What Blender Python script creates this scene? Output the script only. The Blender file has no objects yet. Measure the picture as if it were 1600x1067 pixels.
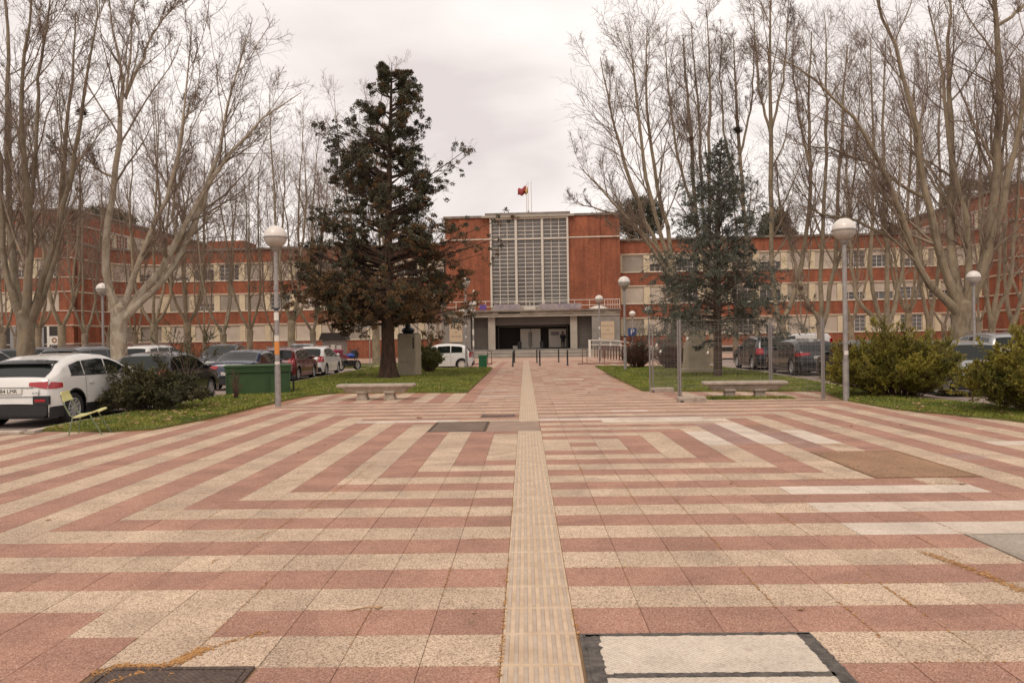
import bpy, bmesh, math, random
import numpy as np
from mathutils import Vector, Matrix, Euler
random.seed(7); rng = np.random.default_rng(7)
SC = bpy.context.scene
COL = SC.collection
R = math.radians
# ---------------------------------------------------------------- camera, world, sun, exposure
CAM_H = 1.6037; FPX = 1200.66
CR = np.array([[0.99974752, 0.01671901, -0.01501255],
               [-0.01495242, -0.00371572, -0.9998813],
               [-0.01677281, 0.99985332, -0.00346479]])
cd = bpy.data.cameras.new('camera'); cam = bpy.data.objects.new('camera', cd); COL.objects.link(cam)
cd.sensor_width = 36; cd.lens = FPX/1600*36; cd.clip_start = .05; cd.clip_end = 2000
m3 = Matrix(((CR[0][0], -CR[1][0], -CR[2][0]), (CR[0][1], -CR[1][1], -CR[2][1]), (CR[0][2], -CR[1][2], -CR[2][2])))
cam.matrix_world = Matrix.Translation((0, 0, CAM_H)) @ m3.to_4x4()
SC.camera = cam
SC.view_settings.view_transform = 'Standard'; SC.view_settings.look = 'None'
SC.view_settings.gamma = 1; SC.view_settings.use_curve_mapping = False
SC.view_settings.exposure = 0.14
SUN_EL, SUN_AZ = R(52), R(200)      # azimuth clockwise from +y
w = bpy.data.worlds.new("World"); SC.world = w; w.use_nodes = True
nt = w.node_tree; N = nt.nodes; L = nt.links; N.clear()
out = N.new('ShaderNodeOutputWorld'); bg = N.new('ShaderNodeBackground'); bg.inputs[1].default_value = .1
sky = N.new('ShaderNodeTexSky'); sky.sky_type = 'NISHITA'; sky.sun_disc = False
sky.sun_elevation = SUN_EL; sky.sun_rotation = SUN_AZ; sky.dust_density = 3
tc = N.new('ShaderNodeTexCoord'); mp = N.new('ShaderNodeMapping'); mp.inputs['Scale'].default_value = (1, 1, 2.6)
mp.inputs['Location'].default_value = (1.3, .2, .1)
L.new(tc.outputs['Generated'], mp.inputs[0])
no = N.new('ShaderNodeTexNoise'); no.inputs['Scale'].default_value = 2.3; no.inputs['Detail'].default_value = 5
no.inputs['Roughness'].default_value = .48; no.inputs['Distortion'].default_value = .35
L.new(mp.outputs[0], no.inputs['Vector'])
cr = N.new('ShaderNodeValToRGB')
cr.color_ramp.elements[0].position = .36; cr.color_ramp.elements[0].color = (7.5, 6.7, 6.45, 1)
cr.color_ramp.elements[1].position = .60; cr.color_ramp.elements[1].color = (10.5, 9.6, 9.1, 1)
L.new(no.outputs['Fac'], cr.inputs[0])
mx = N.new('ShaderNodeMix'); mx.data_type = 'RGBA'; mx.inputs[0].default_value = .96
L.new(sky.outputs[0], mx.inputs[6]); L.new(cr.outputs[0], mx.inputs[7])
L.new(mx.outputs[2], bg.inputs[0]); L.new(bg.outputs[0], out.inputs[0])
sd = bpy.data.lights.new('sun', 'SUN'); sd.energy = 1.3; sd.angle = R(25); sd.color = (1, .90, .78)
sun = bpy.data.objects.new('sun', sd); COL.objects.link(sun)
sv = Vector((math.sin(SUN_AZ)*math.cos(SUN_EL), math.cos(SUN_AZ)*math.cos(SUN_EL), math.sin(SUN_EL)))
sun.rotation_euler = sv.to_track_quat('Z', 'Y').to_euler()

# ---------------------------------------------------------------- geometry helpers
def ray(px, py):
    return CR.T @ np.array([(px-800)/FPX, (py-533.5)/FPX, 1.0])
def at(px, py, Y):                      # the point at depth Y seen at a pixel of the photograph
    d = ray(px, py); t = Y/d[1]; return Vector((d[0]*t, Y, CAM_H+d[2]*t))
def on(px, py, z=0.0):
    d = ray(px, py); t = (z-CAM_H)/d[2]; return Vector((d[0]*t, d[1]*t, z))
def gz(y):                              # the ground falls gently towards the building
    return 0.0 if y < 44 else (-.3*(y-44)/34 if y < 78 else -.3)
BT = -.056; BO = Vector((.6, 85.3, 0))
def bw(u, v, z=0.0):                    # building coordinates to world
    return Vector((BO.x+u*math.cos(BT)-v*math.sin(BT), BO.y+u*math.sin(BT)+v*math.cos(BT), z))

def tag(o, label=None, cat=None, group=None, kind=None):
    if label: o['label'] = label
    if cat: o['category'] = cat
    if group: o['group'] = group
    if kind: o['kind'] = kind
    return o
def empty(name, loc=(0, 0, 0), rz=0, label=None, cat=None, group=None):
    o = bpy.data.objects.new(name, None); COL.objects.link(o); o.location = loc; o.rotation_euler = (0, 0, rz)
    o.empty_display_size = .1
    return tag(o, label, cat, group)
def link(name, me, parent=None, mats=None, smooth=False):
    if mats is not None:
        for mm in (mats if isinstance(mats, (list, tuple)) else [mats]): me.materials.append(mm)
    if smooth: me.polygons.foreach_set('use_smooth', [True]*len(me.polygons))
    o = bpy.data.objects.new(name, me); COL.objects.link(o)
    if parent is not None: o.parent = parent
    return o
def inst(name, me, parent=None, loc=(0, 0, 0), rot=(0, 0, 0), sc=(1, 1, 1)):
    o = bpy.data.objects.new(name, me); COL.objects.link(o); o.location = loc; o.rotation_euler = rot; o.scale = sc
    if parent is not None: o.parent = parent
    return o
def copy_tree(o, parent=None):
    c = o.copy(); COL.objects.link(c); c.parent = parent
    for ch in list(o.children): copy_tree(ch, c)
    return c
def np_mesh(name, V, F, mi=None):
    V = np.asarray(V, dtype=np.float32); F = np.asarray(F, dtype=np.int32); n = F.shape[1]
    me = bpy.data.meshes.new(name)
    me.vertices.add(len(V)); me.vertices.foreach_set('co', V.ravel())
    me.loops.add(F.size); me.loops.foreach_set('vertex_index', F.ravel())
    me.polygons.add(len(F)); me.polygons.foreach_set('loop_start', np.arange(0, F.size, n, dtype=np.int32))
    if mi is not None: me.polygons.foreach_set('material_index', np.asarray(mi, dtype=np.int32))
    me.polygons.foreach_set('use_smooth', [False]*len(F)); me.update(calc_edges=True); return me
class MB:
    """collects simple solids into one mesh"""
    def __init__(s): s.v = []; s.f = []; s.m = []; s.mi = 0
    def add(s, vs, fs):
        b = len(s.v); s.v += [tuple(v) for v in vs]; s.f += [tuple(b+i for i in f) for f in fs]; s.m += [s.mi]*len(fs)
        return s
    def box(s, x0, x1, y0, y1, z0, z1, M=None):
        vs = [Vector(p) for p in ((x0,y0,z0),(x1,y0,z0),(x1,y1,z0),(x0,y1,z0),(x0,y0,z1),(x1,y0,z1),(x1,y1,z1),(x0,y1,z1))]
        if M is not None: vs = [M @ v for v in vs]
        return s.add(vs, [(0,3,2,1),(4,5,6,7),(0,1,5,4),(1,2,6,5),(2,3,7,6),(3,0,4,7)])
    def cbox(s, x0, x1, y0, y1, z0, z1, c=.01, M=None):   # box with chamfered top edges
        vs = [Vector(p) for p in ((x0,y0,z0),(x1,y0,z0),(x1,y1,z0),(x0,y1,z0),(x0,y0,z1-c),(x1,y0,z1-c),(x1,y1,z1-c),(x0,y1,z1-c),
              (x0+c,y0+c,z1),(x1-c,y0+c,z1),(x1-c,y1-c,z1),(x0+c,y1-c,z1))]
        if M is not None: vs = [M @ v for v in vs]
        return s.add(vs, [(0,3,2,1),(0,1,5,4),(1,2,6,5),(2,3,7,6),(3,0,4,7),(4,5,9,8),(5,6,10,9),(6,7,11,10),(7,4,8,11),(8,9,10,11)])
    def tube(s, pts, rad, n=8, cap=True):
        pts = [Vector(p) for p in pts]
        if not isinstance(rad, (list, tuple)): rad = [rad]*len(pts)
        rings = []; up = Vector((.31, .2, .93)).normalized()
        for i, p in enumerate(pts):
            d = (pts[min(i+1, len(pts)-1)]-pts[max(i-1, 0)])
            if d.length < 1e-9: d = Vector((0, 0, 1))
            d.normalize()
            if i == 0:
                a = d.cross(up)
                if a.length < .05: a = d.cross(Vector((1, 0, 0)))
            else: a = a - d*a.dot(d)
            a.normalize(); b = d.cross(a)
            rings.append([p+(a*math.cos(2*math.pi*k/n)+b*math.sin(2*math.pi*k/n))*rad[i] for k in range(n)])
        vs = [v for r in rings for v in r]; fs = []
        for i in range(len(pts)-1):
            for k in range(n): fs.append((i*n+k, i*n+(k+1)%n, (i+1)*n+(k+1)%n, (i+1)*n+k))
        if cap: fs += [tuple(range(n))[::-1], tuple((len(pts)-1)*n+k for k in range(n))]
        return s.add(vs, fs)
    def lathe(s, prof, n=16, M=None):   # prof: (r, z)
        vs = []; fs = []
        for r_, z in prof:
            for k in range(n):
                v = Vector((r_*math.cos(2*math.pi*k/n), r_*math.sin(2*math.pi*k/n), z)); vs.append(M @ v if M is not None else v)
        for i in range(len(prof)-1):
            for k in range(n): fs.append((i*n+k, i*n+(k+1)%n, (i+1)*n+(k+1)%n, (i+1)*n+k))
        return s.add(vs, fs)
    def prism(s, poly, z0, z1, M=None):
        n = len(poly); vs = [Vector((x, y, z0)) for x, y in poly]+[Vector((x, y, z1)) for x, y in poly]
        if M is not None: vs = [M @ v for v in vs]
        return s.add(vs, [tuple(range(n))[::-1], tuple(range(n, 2*n))]+[(k, (k+1) % n, n+(k+1) % n, n+k) for k in range(n)])
    def ball(s, c, r_, n=8, sz=1.0):
        pr = [(max(1e-4, r_*math.sin(math.pi*i/n)), -r_*sz*math.cos(math.pi*i/n)) for i in range(n+1)]
        return s.lathe(pr, 2*n if n < 7 else 16, Matrix.Translation(c))
    def mesh(s, name='m'):
        me = bpy.data.meshes.new(name); me.from_pydata(s.v, [], s.f)
        if any(s.m): me.polygons.foreach_set('material_index', s.m)
        me.update(); return me
    def build(s, name, mats, parent=None, smooth=False):
        o = link(name, s.mesh(name), parent, mats, smooth)
        if smooth:
            try: o.data.set_sharp_from_angle(angle=R(40))
            except Exception: pass
        return o
YM = Matrix.Rotation(R(90), 4, 'X')      # lathe axis z -> -y

# ---------------------------------------------------------------- materials
def mat(name, col, rough=.8, metal=0, var=.12, scale=3.0, bump=0, bscale=40, col2=None, detail=4, spec=.5, coat=0, stretch=None, dirt=0):
    m = bpy.data.materials.new(name); m.use_nodes = True; t = m.node_tree; n = t.nodes; l = t.links
    b = n['Principled BSDF']; b.inputs['Roughness'].default_value = rough; b.inputs['Metallic'].default_value = metal
    b.inputs['Specular IOR Level'].default_value = spec
    if coat: b.inputs['Coat Weight'].default_value = coat; b.inputs['Coat Roughness'].default_value = .04
    g = n.new('ShaderNodeNewGeometry'); v = g.outputs['Position']
    if stretch:
        mpp = n.new('ShaderNodeMapping'); mpp.inputs['Scale'].default_value = stretch; l.new(v, mpp.inputs[0]); v = mpp.outputs[0]
    if var or col2:
        x = n.new('ShaderNodeTexNoise'); x.inputs['Scale'].default_value = scale; x.inputs['Detail'].default_value = detail; x.inputs['Roughness'].default_value = .65
        l.new(v, x.inputs['Vector']); r = n.new('ShaderNodeValToRGB'); l.new(x.outputs['Fac'], r.inputs[0])
        c2 = col2 if col2 else tuple(min(1, c*(1+var)) for c in col); c1 = col if col2 else tuple(c*(1-var) for c in col)
        r.color_ramp.elements[0].position = .32; r.color_ramp.elements[0].color = (*c1, 1)
        r.color_ramp.elements[1].position = .68; r.color_ramp.elements[1].color = (*c2, 1)
        l.new(r.outputs[0], b.inputs['Base Color'])
    else: b.inputs['Base Color'].default_value = (*col, 1)
    if bump:
        y = n.new('ShaderNodeTexNoise'); y.inputs['Scale'].default_value = bscale; y.inputs['Detail'].default_value = 3; l.new(v, y.inputs['Vector'])
        bu = n.new('ShaderNodeBump'); bu.inputs['Strength'].default_value = bump; bu.inputs['Distance'].default_value = .02
        l.new(y.outputs['Fac'], bu.inputs['Height']); l.new(bu.outputs[0], b.inputs['Normal'])
    return m
def nodes(m): return m.node_tree.nodes, m.node_tree.links, m.node_tree.nodes['Principled BSDF']

def tile_mat(name, base, dark, light, grain, tilevar=.10, hatch=False):
    """exposed-aggregate paving slab: a shade of its own per slab, stone speckle, wear blotches"""
    m = bpy.data.materials.new(name); m.use_nodes = True; n, l, b = nodes(m)
    b.inputs['Roughness'].default_value = .85; b.inputs['Specular IOR Level'].default_value = .3
    g = n.new('ShaderNodeNewGeometry'); P = g.outputs['Position']
    a = n.new('ShaderNodeVectorMath'); a.operation = 'ADD'; a.inputs[1].default_value = (-.256+40, -4.171+40, 0); l.new(P, a.inputs[0])
    s = n.new('ShaderNodeVectorMath'); s.operation = 'SCALE'; s.inputs['Scale'].default_value = 2.5; l.new(a.outputs[0], s.inputs[0])
    fl = n.new('ShaderNodeVectorMath'); fl.operation = 'FLOOR'; l.new(s.outputs[0], fl.inputs[0])
    mu = n.new('ShaderNodeVectorMath'); mu.operation = 'MULTIPLY'; mu.inputs[1].default_value = (1, 1, 0); l.new(fl.outputs[0], mu.inputs[0])
    wn = n.new('ShaderNodeTexWhiteNoise'); wn.noise_dimensions = '3D'; l.new(mu.outputs[0], wn.inputs['Vector'])
    # speckle: voronoi cells coloured at random
    vo = n.new('ShaderNodeTexVoronoi'); vo.inputs['Scale'].default_value = grain; l.new(P, vo.inputs['Vector'])
    sp = n.new('ShaderNodeSeparateColor'); l.new(vo.outputs['Color'], sp.inputs[0])
    cr = n.new('ShaderNodeValToRGB'); e = cr.color_ramp.elements
    e[0].position = .0; e[0].color = (*dark, 1); e[1].position = 1; e[1].color = (*light, 1)
    k = e.new(.22); k.color = (*dark, 1); k = e.new(.36); k.color = (*base, 1); k = e.new(.8); k.color = (*base, 1)
    l.new(sp.outputs[0], cr.inputs[0])
    n2 = n.new('ShaderNodeTexNoise'); n2.inputs['Scale'].default_value = 1.3; n2.inputs['Detail'].default_value = 6; n2.inputs['Roughness'].default_value = .7; l.new(P, n2.inputs['Vector'])
    mr = n.new('ShaderNodeMapRange'); mr.inputs[1].default_value = .3; mr.inputs[2].default_value = .7; mr.inputs[3].default_value = .78; mr.inputs[4].default_value = 1.14; l.new(n2.outputs['Fac'], mr.inputs[0])
    tv = n.new('ShaderNodeMapRange'); tv.inputs[3].default_value = 1-tilevar; tv.inputs[4].default_value = 1+tilevar; l.new(wn.outputs['Value'], tv.inputs[0])
    mm = n.new('ShaderNodeMath'); mm.operation = 'MULTIPLY'; l.new(mr.outputs[0], mm.inputs[0]); l.new(tv.outputs[0], mm.inputs[1])
    vs = n.new('ShaderNodeVectorMath'); vs.operation = 'SCALE'; l.new(cr.outputs[0], vs.inputs[0]); l.new(mm.outputs[0], vs.inputs['Scale'])
    # spots of dirt and old gum
    n3 = n.new('ShaderNodeTexNoise'); n3.inputs['Scale'].default_value = 7; n3.inputs['Detail'].default_value = 5; l.new(P, n3.inputs['Vector'])
    r3 = n.new('ShaderNodeValToRGB'); r3.color_ramp.elements[0].position = .62; r3.color_ramp.elements[0].color = (0, 0, 0, 1); r3.color_ramp.elements[1].position = .76; r3.color_ramp.elements[1].color = (1, 1, 1, 1)
    l.new(n3.outputs['Fac'], r3.inputs[0])
    mf = n.new('ShaderNodeMath'); mf.operation = 'MULTIPLY'; mf.inputs[1].default_value = .45; l.new(r3.outputs[0], mf.inputs[0])
    mi = n.new('ShaderNodeMix'); mi.data_type = 'RGBA'; l.new(mf.outputs[0], mi.inputs[0]); l.new(vs.outputs[0], mi.inputs[6]); mi.inputs[7].default_value = (.17, .11, .075, 1)
    l.new(mi.outputs[2], b.inputs['Base Color'])
    bu = n.new('ShaderNodeBump'); bu.inputs['Strength'].default_value = .35; bu.inputs['Distance'].default_value = .004; l.new(vo.outputs['Distance'], bu.inputs['Height'])
    if hatch:
        wv = n.new('ShaderNodeTexWave'); wv.bands_direction = 'DIAGONAL'; wv.inputs['Scale'].default_value = 22; l.new(P, wv.inputs['Vector']); l.new(wv.outputs['Fac'], bu.inputs['Height'])
        bu.inputs['Strength'].default_value = .6; bu.inputs['Distance'].default_value = .006
    l.new(bu.outputs[0], b.inputs['Normal'])
    return m
MT = {}
MT['red'] = tile_mat('red_aggregate', (.385, .205, .145), (.24, .125, .09), (.54, .355, .27), 170)
MT['cream'] = tile_mat('cream_aggregate', (.55, .41, .29), (.27, .185, .13), (.72, .58, .45), 150)
MT['white'] = tile_mat('white_slab', (.62, .52, .43), (.48, .39, .31), (.72, .62, .52), 150, .09)
MT['grey'] = tile_mat('mauve_slab', (.35, .215, .175), (.23, .145, .12), (.47, .32, .27), 150)
MT['pink'] = tile_mat('pink_slab', (.42, .23, .165), (.28, .15, .11), (.56, .36, .28), 150)
MT['tactile'] = mat('tactile_cement', (.46, .325, .205), .8, var=.12, scale=5, bump=.2, bscale=120, col2=(.62, .475, .335))
MT['rib'] = mat('tactile_rib', (.40, .30, .22), .85, var=.12, scale=6, col2=(.52, .42, .33), bump=.3, bscale=200)
MT['joint'] = mat('joint_bed', (.12, .08, .05), .95, var=.3, scale=2, col2=(.26, .155, .075), bump=.4, bscale=80)
MT['asphalt'] = mat('worn_asphalt', (.25, .19, .16), .9, var=.12, scale=.8, col2=(.36, .28, .235), bump=.3, bscale=90)
MT['sealant'] = mat('bitumen', (.04, .034, .03), .8, var=.4, scale=14, col2=(.15, .125, .105), bump=.8, bscale=60)
MT['cover'] = tile_mat('ribbed_concrete', (.63, .54, .44), (.55, .46, .37), (.68, .6, .5), 90, 0, True)
MT['iron'] = tile_mat('chequered_iron', (.105, .075, .06), (.08, .055, .045), (.14, .1, .08), 60, 0, True)
MT['iron2'] = tile_mat('worn_trench_plate', (.19, .135, .10), (.14, .1, .075), (.25, .18, .135), 60, 0, True)
MT['rust'] = tile_mat('rusty_plate', (.33, .19, .11), (.25, .15, .09), (.40, .27, .18), 60, 0, True)
MT['zinc'] = tile_mat('pale_plate', (.38, .32, .26), (.32, .27, .22), (.44, .38, .31), 60, 0, True)
MT['patch'] = mat('brown_patch', (.25, .17, .125), .9, var=.15, scale=3, col2=(.34, .235, .175), bump=.3)
MT['kerb'] = mat('kerb_concrete', (.42, .34, .27), .9, var=.15, scale=4, bump=.3, col2=(.56, .47, .38))
MT['concrete'] = mat('bench_concrete', (.27, .22, .17), .9, var=.2, scale=5, col2=(.46, .38, .31), bump=.5, bscale=50)
MT['soil'] = mat('lawn_soil', (.06, .07, .014), .95, var=.3, scale=1.5, col2=(.17, .165, .035), bump=.6, bscale=30)
MT['grass'] = mat('grass_blade', (.085, .125, .014), .65, var=.3, scale=1.1, col2=(.26, .255, .035))
MT['litter'] = mat('dry_leaf', (.20, .10, .045), .8, var=.3, scale=9, col2=(.50, .31, .17))
MT['debris'] = mat('needle_debris', (.33, .15, .045), .9, var=.3, scale=12, col2=(.52, .28, .10))
MT['bark'] = mat('plane_bark', (.12, .09, .058), .9, var=.3, scale=2.6, col2=(.33, .255, .165), bump=.7, bscale=12, stretch=(1, 1, .45), detail=6)
MT['barkdark'] = mat('plane_bark_dark', (.11, .083, .055), .9, var=.3, scale=2.6, col2=(.28, .215, .14), bump=.7, bscale=12, stretch=(1, 1, .45), detail=6)
MT['barkpale'] = mat('plane_bark_pale', (.22, .17, .12), .9, var=.3, scale=2.2, col2=(.46, .38, .28), bump=.7, bscale=12, stretch=(1, 1, .45), detail=6)
MT['twig'] = mat('twig', (.13, .09, .068), .9, var=.25, scale=1.5, col2=(.25, .18, .135))
MT['bough'] = mat('bough_bark', (.16, .12, .085), .9, var=.3, scale=2, col2=(.32, .245, .175))
MT['conbark'] = mat('fissured_bark', (.028, .017, .011), .95, var=.4, scale=7, col2=(.10, .055, .034), bump=1, bscale=14, stretch=(1, 1, .35), detail=6)
MT['cedbark'] = mat('cedar_bark', (.05, .033, .024), .95, var=.3, scale=5, col2=(.12, .08, .058), bump=1, bscale=16, stretch=(1, 1, .35))
MT['con1'] = mat('dark_scale_leaf', (.036, .038, .02), .75, var=.3, scale=1.5, col2=(.11, .10, .055))
MT['con2'] = mat('browned_leaf', (.075, .042, .017), .8, var=.3, scale=1.5, col2=(.20, .11, .042))
MT['cedar'] = mat('blue_green_needle', (.045, .055, .04), .7, var=.3, scale=1.2, col2=(.16, .17, .13))
MT['juniper'] = mat('juniper_needle', (.03, .034, .014), .75, var=.3, scale=1.8, col2=(.125, .11, .042))
MT['bush'] = mat('broom_leaf', (.06, .072, .008), .7, var=.3, scale=1.6, col2=(.34, .28, .035))
MT['brownbush'] = mat('bare_shrub_stem', (.06, .03, .02), .85, var=.3, scale=4, col2=(.14, .07, .045))
MT['ivybush'] = mat('shrub_leaf', (.08, .10, .02), .7, var=.3, scale=3, col2=(.2, .18, .05))
MT['galv'] = mat('galvanised_pole', (.24, .22, .205), .55, .3, var=.15, scale=6, col2=(.36, .33, .31))
MT['globe'] = mat('globe_shell', (.68, .62, .56), .35, 0, var=.06, scale=5, coat=.2)
MT['globelow'] = mat('globe_diffuser', (.42, .37, .32), .2, 0, var=.08, scale=8)
MT['fence'] = mat('fence_zinc', (.24, .215, .2), .5, .3, var=.1, scale=8)
MT['black'] = mat('black_plastic', (.018, .017, .017), .5, var=.2, scale=6)
MT['rubber'] = mat('tyre_rubber', (.017, .016, .015), .85, var=.2, scale=20)
MT['chrome'] = mat('wheel_alloy', (.46, .45, .44), .35, .3, var=.05)
MT['glass'] = mat('dark_glass', (.010, .013, .011), .04, 0, var=0, spec=.45)
MT['bglass'] = mat('building_glass', (.05, .043, .04), .12, 0, var=.25, scale=.4, col2=(.12, .105, .10), spec=.8)
MT['hallglass'] = mat('stair_glass', (.10, .09, .08), .15, 0, var=.3, scale=.55, col2=(.21, .185, .165), spec=.8)
MT['redlamp'] = mat('tail_lamp', (.38, .012, .018), .15, 0, var=.15, scale=12, coat=.6)
MT['clearlamp'] = mat('head_lamp', (.6, .6, .6), .12, .3, var=.1, scale=10, coat=.6)
MT['plate'] = mat('plate_white', (.72, .69, .62), .5, var=.03)
MT['ink'] = mat('ink', (.02, .02, .025), .6, var=0)
MT['green'] = mat('green_enamel', (.02, .055, .012), .55, 0, var=.18, scale=2.5, col2=(.036, .078, .02))
MT['greenbin'] = mat('green_plastic', (.012, .10, .035), .45, var=.1)
MT['chairy'] = mat('chair_laminate', (.52, .50, .20), .5, var=.1, scale=8, col2=(.62, .58, .26))
MT['chairg'] = mat('chair_tube', (.16, .2, .11), .4, .2, var=.15)
MT['cream'] = MT['cream']
MT['render'] = mat('cream_render', (.50, .41, .27), .85, var=.12, scale=.8, col2=(.66, .56, .39))
MT['stringc'] = mat('white_string_course', (.55, .47, .38), .8, var=.15, scale=2, col2=(.70, .62, .52))
MT['blind'] = mat('roller_blind', (.42, .35, .275), .7, var=.1, scale=.6, col2=(.56, .47, .38))
MT['blindg'] = mat('grey_blind', (.26, .215, .17), .7, var=.1, scale=.6, col2=(.36, .30, .24))
MT['winframe'] = mat('window_frame', (.55, .50, .44), .5, var=.06)
MT['bigframe'] = mat('stair_window_frame', (.62, .55, .47), .6, var=.08, scale=1)
MT['stone'] = mat('grey_granite', (.19, .17, .15), .85, var=.15, scale=.9, col2=(.28, .25, .22), bump=.3)
MT['stonel'] = mat('pale_granite', (.32, .27, .22), .85, var=.15, scale=.9, col2=(.42, .37, .31))
MT['roofc'] = mat('coping', (.16, .13, .11), .9, var=.25, scale=1.5, col2=(.27, .23, .19))
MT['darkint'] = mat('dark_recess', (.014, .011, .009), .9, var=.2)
MT['slatdark'] = mat('dark_cladding', (.045, .037, .032), .8, var=.15, scale=.7)
MT['slatlit'] = mat('lit_cladding', (.13, .11, .095), .8, var=.15, scale=.7)  # lighter copy of the dark cladding: light falling on it put into the colour
MT['door'] = mat('pale_door', (.74, .67, .58), .5, var=.05)
MT['plaque'] = mat('plaque_stone', (.50, .38, .26), .7, var=.06, scale=3)
MT['letter'] = mat('plaque_letter', (.20, .14, .09), .7, var=0)
MT['whitep'] = mat('white_paint', (.66, .61, .54), .5, var=.1, scale=3)
MT['brownrail'] = mat('brown_rail', (.10, .035, .022), .5, var=.15)
MT['bluesign'] = mat('blue_sign', (.02, .06, .2), .4, var=.1)
MT['greysign'] = mat('sign_back', (.27, .26, .26), .5, .2, var=.1)
MT['bronze'] = mat('dark_bronze', (.02, .026, .03), .4, .4, var=.3, scale=8)
MT['pedestal'] = mat('pedestal_stone', (.33, .27, .19), .85, var=.15, scale=2.5, col2=(.42, .35, .25), bump=.3)
MT['flag'] = mat('red_flag', (.33, .05, .045), .7, var=.1)
MT['flagy'] = mat('yellow_flag', (.65, .42, .04), .7, var=.1)
MT['kiosk'] = mat('kiosk_grey', (.23, .2, .18), .7, var=.2, scale=3)
MT['banner'] = mat('banner_cloth', (.22, .19, .24), .7, var=.3, scale=1.8, col2=(.36, .30, .28))
MT['purple'] = mat('purple_banner', (.12, .07, .25), .7, var=.1)
MT['skin'] = mat('skin', (.35, .2, .14), .6, var=.05)
MT['cloth'] = mat('dark_coat', (.012, .014, .02), .8, var=.2, scale=8)
MT['trouser'] = mat('dark_trousers', (.025, .02, .02), .8, var=.2)
MT['orange'] = mat('orange_sticker', (.65, .24, .05), .6, var=.1)
MT['motor'] = mat('engine_metal', (.05, .05, .05), .35, .6, var=.3, scale=20)
MT['mblue'] = mat('blue_cover', (.02, .06, .30), .5, var=.2)
MT['mred'] = mat('red_fairing', (.22, .02, .05), .3, var=.15, coat=.4)
MT['nest'] = mat('nest_sticks', (.05, .035, .025), .95, var=.3, scale=20)
# brick: courses and joints in relief-free colour, wall seen from 80 m
def brick_mat():
    m = bpy.data.materials.new('orange_brick'); m.use_nodes = True; n, l, b = nodes(m); b.inputs['Roughness'].default_value = .9
    g = n.new('ShaderNodeNewGeometry'); s = n.new('ShaderNodeSeparateXYZ'); l.new(g.outputs['Position'], s.inputs[0])
    a = n.new('ShaderNodeMath'); a.operation = 'ADD'; l.new(s.outputs[0], a.inputs[0]); l.new(s.outputs[1], a.inputs[1])
    c = n.new('ShaderNodeCombineXYZ'); l.new(a.outputs[0], c.inputs[0]); l.new(s.outputs[2], c.inputs[1])
    br = n.new('ShaderNodeTexBrick'); br.inputs['Scale'].default_value = 1; br.inputs['Brick Width'].default_value = .26; br.inputs['Row Height'].default_value = .075
    br.inputs['Mortar Size'].default_value = .008; br.inputs['Color1'].default_value = (.345, .10, .045, 1); br.inputs['Color2'].default_value = (.235, .068, .033, 1)
    br.inputs['Mortar'].default_value = (.27, .12, .07, 1); l.new(c.outputs[0], br.inputs['Vector'])
    x = n.new('ShaderNodeTexNoise'); x.inputs['Scale'].default_value = .6; x.inputs['Detail'].default_value = 8; x.inputs['Roughness'].default_value = .7; l.new(g.outputs['Position'], x.inputs['Vector'])
    mr = n.new('ShaderNodeMapRange'); mr.inputs[1].default_value = .3; mr.inputs[2].default_value = .7; mr.inputs[3].default_value = .72; mr.inputs[4].default_value = 1.22; l.new(x.outputs['Fac'], mr.inputs[0])
    # rain streaks hanging down the wall
    st = n.new('ShaderNodeCombineXYZ'); l.new(a.outputs[0], st.inputs[0]); mz = n.new('ShaderNodeMath'); mz.operation = 'MULTIPLY'; mz.inputs[1].default_value = .08; l.new(s.outputs[2], mz.inputs[0]); l.new(mz.outputs[0], st.inputs[1])
    y = n.new('ShaderNodeTexNoise'); y.inputs['Scale'].default_value = 2.2; y.inputs['Detail'].default_value = 5; l.new(st.outputs[0], y.inputs['Vector'])
    m2 = n.new('ShaderNodeMapRange'); m2.inputs[1].default_value = .35; m2.inputs[2].default_value = .65; m2.inputs[3].default_value = .74; m2.inputs[4].default_value = 1.08; l.new(y.outputs['Fac'], m2.inputs[0])
    mu = n.new('ShaderNodeMath'); mu.operation = 'MULTIPLY'; l.new(mr.outputs[0], mu.inputs[0]); l.new(m2.outputs[0], mu.inputs[1])
    vs = n.new('ShaderNodeVectorMath'); vs.operation = 'SCALE'; l.new(br.outputs['Color'], vs.inputs[0]); l.new(mu.outputs[0], vs.inputs['Scale']); l.new(vs.outputs[0], b.inputs['Base Color'])
    return m
MT['brick'] = brick_mat()
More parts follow.
